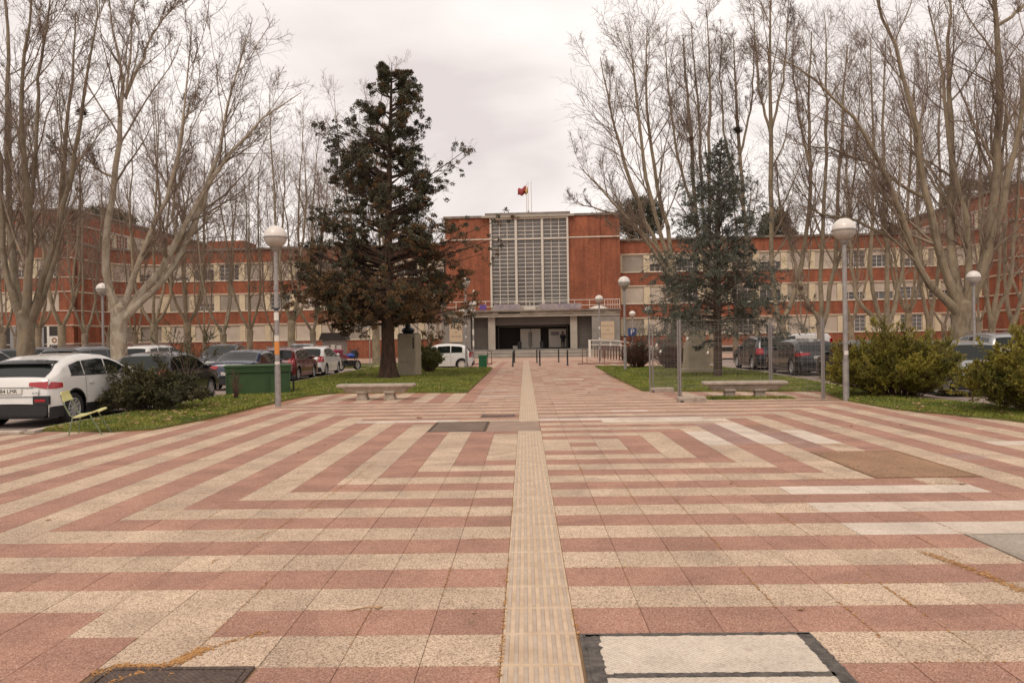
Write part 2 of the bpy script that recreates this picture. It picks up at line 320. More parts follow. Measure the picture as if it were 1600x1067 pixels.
for k_, c_ in (('bark', (.26, .21, .145)), ('barkpale', (.47, .41, .32)), ('barkdark', (.22, .185, .135))):
    # flaking plates: pale patches with sharp outlines over the older bark
    n, l, b = nodes(MT[k_]); src = b.inputs['Base Color'].links[0].from_socket; g = n.new('ShaderNodeNewGeometry'); mp_ = n.new('ShaderNodeMapping'); mp_.inputs['Scale'].default_value = (1, 1, .55); l.new(g.outputs['Position'], mp_.inputs[0])
    x = n.new('ShaderNodeTexNoise'); x.inputs['Scale'].default_value = 5.5; x.inputs['Detail'].default_value = 3; x.inputs['Distortion'].default_value = .6; l.new(mp_.outputs[0], x.inputs['Vector'])
    r = n.new('ShaderNodeValToRGB'); r.color_ramp.elements[0].position = .50; r.color_ramp.elements[0].color = (0, 0, 0, 1); r.color_ramp.elements[1].position = .55; r.color_ramp.elements[1].color = (1, 1, 1, 1); l.new(x.outputs['Fac'], r.inputs[0])
    f_ = n.new('ShaderNodeMath'); f_.operation = 'MULTIPLY'; f_.inputs[1].default_value = .7; l.new(r.outputs[0], f_.inputs[0])
    i_ = n.new('ShaderNodeMix'); i_.data_type = 'RGBA'; l.new(f_.outputs[0], i_.inputs[0]); l.new(src, i_.inputs[6]); i_.inputs[7].default_value = (*c_, 1); l.new(i_.outputs[2], b.inputs['Base Color'])
def paint(name, col, rough=.25, metal=0): return mat(name, col, rough, metal, var=.04, scale=2, coat=.7)
def text(s, size, parent, loc, rot, m, name='lettering', ext=.003, align='CENTER'):
    cu = bpy.data.curves.new('txt', 'FONT'); cu.body = s; cu.size = size; cu.align_x = align; cu.align_y = 'CENTER'; cu.extrude = ext
    to = bpy.data.objects.new('txt', cu); COL.objects.link(to); bpy.context.view_layer.update()
    me = bpy.data.meshes.new_from_object(to.evaluated_get(bpy.context.evaluated_depsgraph_get()))
    bpy.data.objects.remove(to); o = link(name, me, parent, m); o.location = loc; o.rotation_euler = rot; return o
# ================================================================ ground
def sheet(name, x0, x1, ys, z, m, kind='structure', nx=1):
    V = []; F = []
    for y in ys:
        for i in range(nx+1): V.append((x0+(x1-x0)*i/nx, y, gz(y)+z))
    for j in range(len(ys)-1):
        for i in range(nx): a = j*(nx+1)+i; F.append((a, a+1, a+nx+2, a+nx+1))
    o = link(name, np_mesh(name, V, F), None, m); return tag(o, kind=kind)
sheet('ground', -600, 600, [-60, 0, 44, 78, 130, 900], -.12, MT['asphalt'])

LAWN_L = [(-9.12, 14.35), (-8.57, 14.12), (-7.61, 13.98), (-6.95, 14.3), (-6.72, 16.1), (-6.66, 18.4), (-6.62, 20.5), (-6.4, 22.6), (-5.8, 23.6), (-3.54, 23.35), (-1.76, 23.0),
          (-1.76, 36.2), (-1.84, 42.6), (-4.6, 42.75), (-7.2, 46.4), (-9.12, 48)]
LAWN_R = [(3.84, 42.3), (3.56, 30.6), (3.45, 22.8), (5.13, 22.25), (8.3, 21.6), (7.66, 18.7), (7.72, 16.2), (8.29, 14.75), (8.9, 13.4), (9.9, 12.9), (10.35, 13.6),
          (9.75, 17.7), (9.45, 19.0), (9.6, 24.9), (10.0, 33), (9.95, 38.2), (8.1, 40.6)]
def inside(p, poly):
    x, y = p; c = False
    for i in range(len(poly)):
        x1, y1 = poly[i]; x2, y2 = poly[i-1]
        if (y1 > y) != (y2 > y) and x < (x2-x1)*(y-y1)/(y2-y1)+x1: c = not c
    return c
def inside_np(P, poly):
    x, y = P[:, 0], P[:, 1]; c = np.zeros(len(P), bool)
    for i in range(len(poly)):
        x1, y1 = poly[i]; x2, y2 = poly[i-1]
        if y1 == y2: continue
        k = ((y1 > y) != (y2 > y)) & (x < (x2-x1)*(y-y1)/(y2-y1)+x1); c ^= k
    return c
def poly_sheet(name, poly, z, m, side=.2, kind='structure'):
    b = bmesh.new(); vs = [b.verts.new((x, y, gz(y)+z)) for x, y in poly]; f = b.faces.new(vs); b.normal_update()
    if f.normal.z < 0: f.normal_flip()
    r_ = bmesh.ops.extrude_face_region(b, geom=[f]); 
    for v in [g for g in r_['geom'] if isinstance(g, bmesh.types.BMVert)]: v.co.z += 0
    for v in vs: v.co.z -= side
    bmesh.ops.recalc_face_normals(b, faces=b.faces)
    me = bpy.data.meshes.new(name); b.to_mesh(me); b.free()
    return tag(link(name, me, None, m), kind=kind)
poly_sheet('lawn_soil', LAWN_L, .035, MT['soil'])
poly_sheet('lawn_soil', LAWN_R, .035, MT['soil'])
FAR_L = [(-24, 50), (-9.5, 50), (-7.4, 48.8), (-5.2, 49), (-5.2, 55), (-24, 58)]
poly_sheet('lawn_soil', FAR_L, .03, MT['soil'])
# grass blades
def blades(n, poly, near, hmin, hmax, zb=.03):
    xs = [p[0] for p in poly]; ys = [p[1] for p in poly]
    P = np.column_stack([rng.uniform(min(xs), max(xs), n*3), rng.uniform(min(ys), max(ys), n*3)])
    keep = rng.random(len(P)) < np.clip((near/P[:, 1])**1.6, 0, 1)
    P = P[keep]; P = P[inside_np(P, poly)][:n]
    # bare and thin places
    f = np.sin(P[:, 0]*2.1+P[:, 1]*.9)+np.sin(P[:, 0]*-1.3+P[:, 1]*2.3)+rng.normal(0, .8, len(P)); P = P[f > -1.5]
    k = len(P); a = rng.uniform(0, 2*np.pi, k); h = rng.uniform(hmin, hmax, k)*(1+.3*np.sin(P[:, 0]*1.7)*np.sin(P[:, 1]*1.1)); wd = .004+.0004*P[:, 1]
    dx, dy = np.cos(a), np.sin(a); z = zb+np.array([gz(y) for y in P[:, 1]])
    ln = rng.normal(0, .5, (k, 2))*h[:, None]
    V = np.empty((k, 3, 3)); V[:, 0] = np.column_stack([P[:, 0]-dx*wd, P[:, 1]-dy*wd, z]); V[:, 1] = np.column_stack([P[:, 0]+dx*wd, P[:, 1]+dy*wd, z])
    V[:, 2] = np.column_stack([P[:, 0]+ln[:, 0], P[:, 1]+ln[:, 1], z+h])
    return V.reshape(-1, 3), np.arange(k*3).reshape(-1, 3)
for poly, n in ((LAWN_L, 170000), (LAWN_R, 120000)):
    V, F = blades(n, poly, 15, .025, .07); tag(link('grass', np_mesh('grass', V, F), None, MT['grass']), 'short green winter grass of the plaza lawn', 'grass', kind='stuff')
TXJ = .256
# leaves fallen on the grass, needle debris along its edge
def flakes(P, smin, smax, z0, curl=.4):
    k = len(P); a = rng.uniform(0, 2*np.pi, k); s = rng.uniform(smin, smax, k)
    Z = np.array([gz(y) for y in P[:, 1]])+z0; V = np.empty((k, 4, 3))
    for j, (r1, off) in enumerate(((1, 0), (.7, 1.45), (1.1, 3.0), (.6, 4.7))):
        V[:, j, 0] = P[:, 0]+np.cos(a+off)*s*r1; V[:, j, 1] = P[:, 1]+np.sin(a+off)*s*r1; V[:, j, 2] = Z+rng.uniform(0, 1, k)*s*curl
    return V.reshape(-1, 3), np.arange(k*4).reshape(-1, 4)
def scatter(poly, n):
    xs = [p[0] for p in poly]; ys = [p[1] for p in poly]
    P = np.column_stack([rng.uniform(min(xs), max(xs), n*3), rng.uniform(min(ys), max(ys), n*3)]); return P[inside_np(P, poly)][:n]
V1, F1 = flakes(np.vstack([scatter(LAWN_L, 700), scatter([(-8.9, 14.2), (-6.9, 14.2), (-6.8, 20), (-8.9, 20)], 260)]), .02, .058, .06, .8)
tag(link('leaf_litter', np_mesh('leaf_litter', V1, F1), None, MT['litter']), 'dry brown leaves strewn over the left lawn', 'leaf litter', kind='stuff')
V1, F1 = flakes(np.vstack([scatter(LAWN_R, 200), scatter([(7.7, 14.8), (9.3, 13.5), (9.3, 19), (7.8, 20)], 110)]), .02, .055, .06, .8)
tag(link('leaf_litter', np_mesh('leaf_litter', V1, F1), None, MT['litter']), 'dry leaves and scraps strewn over the right lawn', 'leaf litter', kind='stuff')
def along(pts, n, sd):
    pts = np.array(pts, float); sg = np.diff(pts, axis=0); ln = np.hypot(sg[:, 0], sg[:, 1]); i = rng.choice(len(ln), n, p=ln/ln.sum()); t = rng.random(n)
    return pts[i]+sg[i]*t[:, None]+rng.normal(0, sd, (n, 2))
JW = []
for _ in range(46):
    jx = TXJ+.4*random.randint(-14, 13); y0 = 3.6+random.random()*8; JW.append(along([(jx, y0), (jx, y0+random.uniform(.3, 1.6))], random.randint(15, 70), .006))
for _ in range(24):
    jy = 4.171+.4*random.randint(-1, 22); x0 = random.uniform(-.6, .5)*jy; JW.append(along([(x0, jy), (x0+random.uniform(.2, .8), jy)], random.randint(10, 40), .006))
D = JW+[along(LAWN_L[2:11], 24000, .17), along(LAWN_L[10:13], 4000, .12), along(LAWN_R[1:8], 18000, .16), along(LAWN_R[:3], 1200, .1)]
def pp(*q): return [tuple(on(a, b).xy) for a, b in q]
for q, n, sd in (([(275, 1035), (300, 1022), (325, 1012)], 420, .02), ([(150, 1055), (185, 1040), (270, 1040)], 420, .016), ([(1440, 862), (1520, 890), (1600, 925)], 800, .024),
                 ([(395, 760), (560, 735)], 150, .01), ([(330, 880), (480, 800), (590, 720)], 420, .013), ([(1165, 660), (1195, 672), (1240, 678)], 900, .09), ([(1170, 694), (1330, 696)], 600, .07), ([(960, 655), (1030, 656)], 400, .06),
                 ([(780, 1060), (788, 990)], 60, .008), ([(893, 945), (905, 1000)], 50, .008), ([(170, 1067), (330, 1012), (420, 985)], 260, .012), ([(1260, 748), (1420, 752), (1500, 757)], 300, .04)):
    D.append(along(pp(*q), n, sd))
V1, F1 = flakes(np.vstack(D), .003, .011, .002, .4)
tag(link('needle_debris', np_mesh('needle_debris', V1, F1), None, MT['debris']), 'orange brown needle debris lying in the joints and lawn edges', 'debris', kind='stuff')
# kerbs
def kerb(pts, wd=.14, h=.045):
    root = tag(bpy.data.objects.new('kerb', None), kind='structure'); COL.objects.link(root)
    for (x0, y0), (x1, y1) in zip(pts[:-1], pts[1:]):
        d = Vector((x1-x0, y1-y0, 0)); n = max(1, round(d.length/1.0)); a = math.atan2(d.y, d.x)
        for i in range(n):
            p = Vector((x0, y0, gz(y0)))+d*(i/n); l = d.length/n
            b = MB(); b.cbox(.006, l-.006, -wd/2, wd/2, -.17, h, .012); o = b.build('kerb_stone', MT['kerb'], root); o.location = p+Vector((0, 0, random.uniform(-.004, .004))); o.rotation_euler = (0, 0, a)
kerb([(-13, 14.02), (-9.3, 14.02)])
kerb([(-9.2, 14.1), (-9.2, 22), (-9.2, 30), (-9.2, 39), (-9.2, 48)])
kerb([(10.43, 13.4), (9.83, 17.7), (9.53, 19.0), (9.68, 24.9), (10.08, 33), (10.03, 38.2)])
kerb([(-1.9, 42.72), (-4.6, 42.86), (-7.25, 46.5), (-9.2, 48.1)])
kerb([(10.03, 38.3), (8.15, 40.75), (3.9, 42.45)])

# ---------------------------------------------------------------- paving: slabs 40 x 40 cm in rings round one red slab
TX, TZ, TS = .256, 4.171, .4
sheet('joint_bed', -13, 12, [1.5, 14.0], -.0062, MT['joint']); sheet('joint_bed', -9.05, 10.2, [14.0, 44, 60], -.0066, MT['joint'])
plaza = tag(bpy.data.objects.new('plaza_paving', None), kind='structure'); COL.objects.link(plaza)
HOLES = [(0.256+.02, 1.50, 2.6, 4.171), (-2.144+.0, -1.344, 3.0, 3.80), (3.856, 5.056, 8.571, 10.571), (3.456, 5.056, 5.371, 6.171), (-1.744, .256, 13.371, 14.971), (-.744-.2, -.344+.1, 15.8, 16.35)]
def kind_of(i, k):
    if (k in (9,) and 6 <= i <= 10) or (k == 7 and 6 <= i <= 13) or (k == 5 and 6 <= i <= 12): return 'white'
    if (i == 6 and 18 <= k <= 21) or (i == 8 and 18 <= k <= 24) or (i == 10 and 18 <= k <= 21) or (k == 27 and 0 <= i <= 7) or (k == 26 and 3 <= i <= 8): return 'white'
    if (i, k) in ((5, 31), (4, 31)) or (k == 17 and i in (16, 17)) or (k == 27 and -9 <= i <= -5) or (k == 49 and i in (-3, -4)) or (k == 64 and 2 <= i <= 4) or (k == 43 and i < -1 and i > -5): return 'white'
    d = max(abs(i-1), abs(k-18)); a = 'red' if d % 2 == 0 else 'cream'
    if k >= 39 and (i <= -5 or i >= 9): a = 'red' if i % 2 else 'cream'
    if a == 'red' and ((k in (28, 29) and 0 <= i <= 9) or (i == 9 and 17 <= k <= 23) or (i == 7 and 18 <= k <= 25)): return 'grey'
    if k > 46 and a == 'cream': a = 'cream' if random.random() < .75 else 'pink'
    if a == 'red' and k > 30 and random.random() < .3: a = 'pink'
    if random.random() < .002: a = 'grey'
    if (i, k) in ((-6, 0), (-7, 0)): a = 'cream'
    if (i, k) in ((-7, -1), (-8, -1), (-8, -2)): a = 'red'
    return a
def in_plaza(x, y):
    if y > 48: return -9 < x < 10
    if inside((x, y), LAWN_L) or inside((x, y), LAWN_R): return False
    if y < 13.9: return x < 12 and x > -13
    if x < -9.05 or (x > 9.4 and y > 13): return False
    return x < 10.3
tm = {}
for k_ in ('red', 'cream', 'white', 'grey', 'pink'):
    b = MB(); b.cbox(-.1983, .1983, -.1983, .1983, -.03, 0, .002); me = b.mesh('slab_'+k_); me.materials.append(MT[k_]); tm[k_] = me
b = MB(); b.cbox(-.1985, .1985, -.1985, .1985, -.03, 0, .003); b.mi = 1
for j in range(8):
    x = -.172+.049*j
    b.add([(x-.0125, -.185, 0), (x+.0125, -.185, 0), (x+.0125, .185, 0), (x-.0125, .185, 0), (x-.008, -.178, .0055), (x+.008, -.178, .0055), (x+.008, .178, .0055), (x-.008, .178, .0055)], [(4, 5, 6, 7), (0, 1, 5, 4), (1, 2, 6, 5), (2, 3, 7, 6), (3, 0, 4, 7)])
tact = b.mesh('tactile'); tact.materials.append(MT['tactile']); tact.materials.append(MT['rib'])
cells = []
for k in range(-3, 140):
    for i in range(-33, 29):
        x = TX+TS*(i+.5); y = TZ+TS*(k+.5)
        if abs(x) > 1.0*y+5: continue
        if not in_plaza(x, y): continue
        if any(a-.01 < x < c+.01 and e-.01 < y < f+.01 for a, c, e, f in HOLES): continue
        cells.append((i, k, x, y))
near = sorted([c for c in cells if c[0] != -1 and c[3] > 3.4 and abs(c[2]-.08) < .66*c[3]], key=lambda c: c[3]+abs(c[2])*.12)[:300]
nearset = set((c[0], c[1]) for c in near)
V = []; F = []; MI = []; names = ['red', 'cream', 'white', 'grey', 'pink']
for i, k, x, y in cells:
    if i == -1:
        if k < 99 and y > 3.2:
            inst('tactile_slab', tact, plaza, (x, y, gz(y)+random.uniform(-.0008, .0008)))
            continue
        kk = 'cream'
    else: kk = kind_of(i, k)
    dz = max(-.0012, min(.0012, random.gauss(0, .0006)))
    if (i, k) in nearset:
        o = inst('paving_slab', tm[kk], plaza, (x, y, dz), (random.gauss(0, .0022), random.gauss(0, .0022), random.gauss(0, .0015))); continue
    h = .1979; z = gz(y)+dz; z = gz(y)+dz*.4; zz = [z+random.gauss(0, .0002) for _ in range(4)]; n0 = len(V)
    V += [(x-h, y-h, zz[0]), (x+h, y-h, zz[1]), (x+h, y+h, zz[2]), (x-h, y+h, zz[3]), (x-h, y-h, z-.03), (x+h, y-h, z-.03), (x+h, y+h, z-.03), (x-h, y+h, z-.03)]
    F += [(n0, n0+1, n0+2, n0+3), (n0, n0+4, n0+5, n0+1), (n0+1, n0+5, n0+6, n0+2), (n0+2, n0+6, n0+7, n0+3), (n0+3, n0+7, n0+4, n0)]
    MI += [names.index(kk)]*5
o = link('paving_field', np_mesh('paving_field', V, F, MI), plaza, [MT[x] for x in names]); o['kind'] = 'stuff'
# beyond the bollards the paving is plain
sheet('forecourt', -40, 44, [60.2, 78, 84], -.006, mat('forecourt_slab', (.40, .25, .175), .9, var=.12, scale=.35, col2=(.52, .35, .26), bump=.2))

# ---- covers and patches let into the paving
def plate(name, x0, x1, y0, y1, m, label, cat, z=.002, frame=None, n=1):
    root = empty(name, ((x0+x1)/2, (y0+y1)/2, gz(y0)), 0, label, cat); w_, h_ = (x1-x0)/2, (y1-y0)/2
    if frame:
        f = MB(); t = .03
        for a in ((-w_, w_, -h_, -h_+t), (-w_, w_, h_-t, h_), (-w_, -w_+t, -h_+t, h_-t), (w_-t, w_, -h_+t, h_-t)): f.box(*a, -.03, z+.002)
        f.build('frame', frame, root); w_ -= t+.004; h_ -= t+.004
    for i in range(n):
        b = MB(); a0 = -w_+2*w_*i/n; a1 = -w_+2*w_*(i+1)/n; b.cbox(a0+.003, a1-.003, -h_, h_, -.03, z, .003); b.build('cover_plate', m, root)
    return root
plate('inspection_cover', .358, 1.44, 3.66, 4.13, MT['cover'], 'ribbed pale concrete cover edged in black sealant beside the tactile strip', 'cover', .004)
plate('inspection_cover', .358, 1.44, 3.12, 3.62, MT['cover'], 'second pale concrete cover, cut by the bottom edge of the photo', 'cover', .004)
b = MB()
def ragged(x0, x1, y0, y1, n):
    top = [(x0+(x1-x0)*i/n, y0+random.uniform(-.006, .006)) for i in range(n+1)]; bot = [(x0+(x1-x0)*i/n, y1+random.uniform(-.006, .006)) for i in range(n+1)]
    for i in range(n): b.add([(*top[i], .0055), (*top[i+1], .0055), (*bot[i+1], .0055), (*bot[i], .0055)], [(0, 1, 2, 3)])
def raggedv(x0, x1, y0, y1, n, s=0):
    l = [(x0+random.uniform(-.006, .006), y0+(y1-y0)*i/n) for i in range(n+1)]; r_ = [(x1+random.uniform(-.016, .016), y0+(y1-y0)*i/n) for i in range(n+1)]
    for i in range(n): b.add([(l[i][0], l[i][1], .0055), (r_[i][0], r_[i][1], .0055), (r_[i+1][0], r_[i+1][1], .0055), (l[i+1][0], l[i+1][1], .0055)], [(0, 1, 2, 3)])
ragged(.30, 1.50, 4.12, 4.155, 50); ragged(.40, 1.44, 3.615, 3.665, 50); raggedv(.295, .368, 2.7, 4.14, 60); raggedv(1.43, 1.50, 2.7, 4.14, 60)
b2 = MB(); b2.box(.27, 1.51, 2.6, 4.165, -.03, .0015)
sb = b2.build('sealant_joint', MT['sealant'], None); tag(sb, 'black bitumen joint around the pale concrete covers', 'sealant'); b.build('sealant_edge', MT['sealant'], sb)
plate('iron_cover', -2.10, -1.36, 3.05, 3.78, MT['iron'], 'dark chequered iron cover at the bottom left of the paving', 'cover', .002, MT['iron'])
plate('iron_cover', 3.87, 5.04, 8.6, 10.54, MT['rust'], 'large rusty brown plate let into the striped paving', 'cover', .006, MT['rust'], 2)
plate('iron_cover', 3.47, 5.04, 5.38, 6.16, MT['zinc'], 'pale ribbed plate at the right edge of the paving', 'cover', .003, MT['zinc'])
plate('iron_cover', -1.73, -.72, 13.39, 14.95, MT['iron2'], 'dark iron trench cover left of the brown patch', 'cover', .002, MT['iron'])
plate('paving_patch', -.70, .25, 13.39, 14.95, MT['patch'], 'brown cement patch that interrupts the tactile strip', 'patch', -.002)
root = empty('drain_grate', (-.58, 16.07, 0), 0, 'small black drain grate near the start of the walkway', 'drain')
b = MB(); b.box(-.34, .34, -.26, -.22, -.03, .002); b.box(-.34, .34, .22, .26, -.03, .002); b.box(-.34, -.3, -.22, .22, -.03, .002); b.box(.3, .34, -.22, .22, -.03, .002); b.build('frame', MT['black'], root)
for j in range(12): b = MB(); b.box(-.29+.05*j, -.265+.05*j, -.22, .22, -.025, 0); b.build('bar', MT['black'], root)
# single leaves on the paving
def star_leaf(s):
    pts = []; n = 10
    for j in range(n):
        a = 2*math.pi*j/n; r_ = s*(1 if j % 2 == 0 else .48)*(.8+.4*random.random()); pts.append((r_*math.cos(a), r_*math.sin(a), abs(random.gauss(0, s*.28))+.004))
    b = MB(); b.add([(0, 0, .004)]+pts, [(0, j+1, (j+1) % n+1) for j in range(n)]); return b
for (x, y, s, lab) in ((655, 653, .13, 'curled dark brown leaf beside the white slabs at the left of the brown patch'), (1503, 757, .07, 'dark crumpled leaf below the large rusty plate'), (1251, 953, .045, 'pale leaf on the red stripe beyond the concrete covers'),
                       (590, 951, .05, 'reddish twig end lying on the pale stripe at left'), (740, 958, .03, 'tiny brown leaf left of the tactile strip, near row'), (76, 813, .05, 'brown leaf on the far left stripes'), (1142, 756, .05, 'dark leaf on a pale stripe right of the tactile strip'),
                       (862, 631, .08, 'dark leaf on the walkway right of the tactile strip'), (920, 614, .09, 'curled leaf in the middle of the right half of the walkway'), (466, 707, .05, 'thin curled leaf on the left red stripe near the lamp'), (83, 672, .09, 'brown leaf by the legs of the abandoned chair'), (1408, 664, .06, 'dark leaf on the stripes right of the lamp post'), (1330, 666, .06, 'black leaf on the stripes below the right lamp post'), (508, 695, .05, 'pale leaf on a cream stripe left of the bench')):
    p = on(x, y); o = star_leaf(s*.6).build('fallen_leaf', MT['litter'], None); o.location = p; tag(o, lab, 'leaf', 'single leaves on the paving')
p = on(545, 955); q = on(598, 949); b = MB(); b.tube([p+Vector((0, 0, .004)), (p+q)/2+Vector((0, .02, .008)), q+Vector((0, 0, .004))], .004, 5); tag(b.build('fallen_twig', MT['litter']), 'thin reddish twig lying on a pale stripe at left', 'twig')
# ================================================================ the faculty building, built in its own axes (u along, v back)
BLD = empty('faculty_building', (BO.x, BO.y, 0), BT, 'long orange brick university building with a tall gridded stair window', 'building')
def bpart(b, name, m, parent=BLD, smooth=False): return b.build(name, m, parent, smooth)
# string of wall along a path: front at offset -out, back at +back
def strip(b, path, z0, z1, out, back=.25):
    n = len(path); P = [Vector((x, y, 0)) for x, y in path]; Nn = []
    for i in range(n):
        a = (P[i]-P[i-1]).normalized() if i else None; c = (P[i+1]-P[i]).normalized() if i < n-1 else None
        if a is None: t = c; s = 1
        elif c is None: t = a; s = 1
        else: t = (a+c).normalized(); s = 1/max(.3, t.dot(a))
        Nn.append(Vector((t.y, -t.x, 0))*s)
    f = [P[i]+Nn[i]*out for i in range(n)]; g = [P[i]-Nn[i]*back for i in range(n)]
    vs = []
    for i in range(n): vs += [(f[i].x, f[i].y, z0), (f[i].x, f[i].y, z1), (g[i].x, g[i].y, z1), (g[i].x, g[i].y, z0)]
    fs = [(0, 1, 2, 3), (4*n-4, 4*n-1, 4*n-2, 4*n-3)]
    for i in range(n-1):
        a = 4*i; c = a+4
        fs += [(a, c, c+1, a+1), (a+1, c+1, c+2, a+2), (a+2, c+2, c+3, a+3), (a+3, c+3, c, a)]
    b.add(vs, fs)
def arc(cx, cy, r_, a0, a1, n): return [(cx+r_*math.cos(R(a0+(a1-a0)*i/n)), cy+r_*math.sin(R(a0+(a1-a0)*i/n))) for i in range(n+1)]
# paths run left to right so that the outward normal faces the plaza
PL = [(-46.9, -9), (-46.9, -5)] + arc(-41.9, -5, 5, 180, 90, 10)[1:] + [(-9.05, 0)]
PR = [(9.9, 0), (43.5, 0)] + arc(43.5, -3.4, 3.4, 90, 0, 8)[1:] + [(46.9, -9)]
WIN_W, WIN_TOPS, SILLS = 2.25, (3.62, 7.12, 10.6), (1.82, 5.25, 8.72)
for path in (PL, PR):
    for z0, z1 in ((-.35, 1.74), (3.74, 5.17), (7.24, 8.64), (10.72, 12.15)):
        b = MB(); strip(b, path, z0, z1, .04); bpart(b, 'brick_band', MT['brick'])
    for z in (1.74, 3.66, 5.17, 7.16, 8.64, 10.64):
        b = MB(); strip(b, path, z, z+.08, .13 if z in (1.74, 5.17, 8.64) else .09); bpart(b, 'string_course', MT['stringc'])
    for s_, t_ in zip(SILLS, WIN_TOPS):
        b = MB(); strip(b, path, s_, s_+.03, .02, .5); strip(b, path, t_-.06, t_+.04, .02, .5); bpart(b, 'window_band', MT['render'])
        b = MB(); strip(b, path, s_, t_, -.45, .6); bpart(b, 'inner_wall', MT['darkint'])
    b = MB(); strip(b, path, 12.15, 12.36, .3, .8); bpart(b, 'coping', MT['roofc'])
b = MB(); b.box(-48, -9.05, .6, 30, 11.9, 12.1); b.box(9.9, 48, .6, 30, 11.9, 12.1); bpart(b, 'flat_roof', MT['roofc'])
# window kit, origin at the middle of the sill, facing -y
H = 1.78
def fr_mesh(cols, rows, w_=WIN_W):
    b = MB(); t = .05; x0, x1 = -w_/2, w_/2
    b.box(x0, x1, -.02, .05, 0, t); b.box(x0, x1, -.02, .05, H-t, H); b.box(x0, x0+t, -.02, .05, t, H-t); b.box(x1-t, x1, -.02, .05, t, H-t)
    for c in range(1, cols): x = x0+w_*c/cols; b.box(x-.028, x+.028, -.012, .04, t, H-t)
    for r_ in range(1, rows): z = H*r_/rows; b.box(x0+t, x1-t, -.004, .032, z-.018, z+.018)
    me = b.mesh('window'); me.materials.append(MT['winframe']); return me
fr1, fr2 = fr_mesh(4, 4), fr_mesh(3, 1)
b = MB(); b.box(-WIN_W/2+.05, WIN_W/2-.05, .06, .08, .05, H-.05); pane = b.mesh('pane'); pane.materials.append(MT['bglass'])
def blind_mesh(z0, m):
    b = MB(); n = max(1, int((H-.04-z0)/.115)); x = WIN_W/2-.03
    for i in range(n):
        a = z0+(H-.04-z0)*i/n; c = z0+(H-.04-z0)*(i+1)/n
        b.add([(-x, -.055, a), (x, -.055, a), (x, -.035, c-.012), (-x, -.035, c-.012)], [(0, 1, 2, 3)]); b.add([(-x, -.035, c-.012), (x, -.035, c-.012), (x, -.03, c), (-x, -.03, c)], [(0, 1, 2, 3)])
    b.box(-x, x, -.056, -.03, z0-.05, z0)
    me = b.mesh('blind'); me.materials.append(m); return me
blinds = {(k, m): blind_mesh(z, MT[m]) for k, z in (('full', .06), ('half', .85), ('top', 1.3), ('most', .45)) for m in ('blind', 'blindg')}
b = MB(); b.box(-.33, .33, -.05, .46, 0, H+.02); pier = b.mesh('pier'); pier.materials.append(MT['render'])
def window(x, y, z, a, state, grid=True, bm='blind', parent=BLD):
    o = inst('window', fr1 if grid else fr2, parent, (x, y, z), (0, 0, a)); inst('pane', pane, o)
    if state != 'open': inst('roller_blind', blinds[(state, bm)], o)
    return o
rr = random.Random(11)
def state(fl):
    q = rr.random()
    if fl == 0: return 'full' if q < .88 else 'open'
    return 'full' if q < .5 else ('half' if q < .68 else ('top' if q < .8 else ('most' if q < .87 else 'open')))
cl = [-34.3+2.95*n for n in range(-2, 9)]; crr = [43.85-2.95*n for n in range(0, 12)]
fixed = {(-34.3, 2): 'open', (-37.25, 2): 'top', (-31.35, 2): 'full', (-34.3, 1): 'full', (-31.35, 1): 'full', (-28.4, 1): 'open', (-28.4, 2): 'full', (35.0, 1): 'half', (37.95, 1): 'half', (40.9, 1): 'top', (40.9, 0): 'open', (35.0, 0): 'open', (32.05, 2): 'full'}
for fl in range(3):
    for u in cl+crr:
        if abs(u) < 10.2: continue
        st = fixed.get((round(u, 2), fl)) or state(fl)
        window(u, .12, SILLS[fl]+.03, 0, st, rr.random() < .8 or st == 'open', 'blindg' if rr.random() < (.25 if fl else .15) else 'blind')
    for u in sorted(cl+crr): 
        for s_ in (-1,):
            x = u+s_*2.95/2
            if abs(x) > 9.9: inst('pier', pier, BLD, (x, .03, SILLS[fl]))
    for cx, cy, r_, angs, in ((-41.9, -5, 5, (108, 142)), (43.5, -3.4, 3.4, (45,))):
        for a in angs:
            x, y = cx+(r_+.12)*math.cos(R(a)), cy+(r_+.12)*math.sin(R(a)); window(x, y, SILLS[fl]+.03, R(a-90), state(fl) if fl else 'full', True, 'blindg' if fl == 0 else 'blind')
        for a in ((92, 125, 158) if cx < 0 else (88, 20)):
            x, y = cx+(r_+.03)*math.cos(R(a)), cy+(r_+.03)*math.sin(R(a)); inst('pier', pier, BLD, (x, y, SILLS[fl]), (0, 0, R(a-90)))
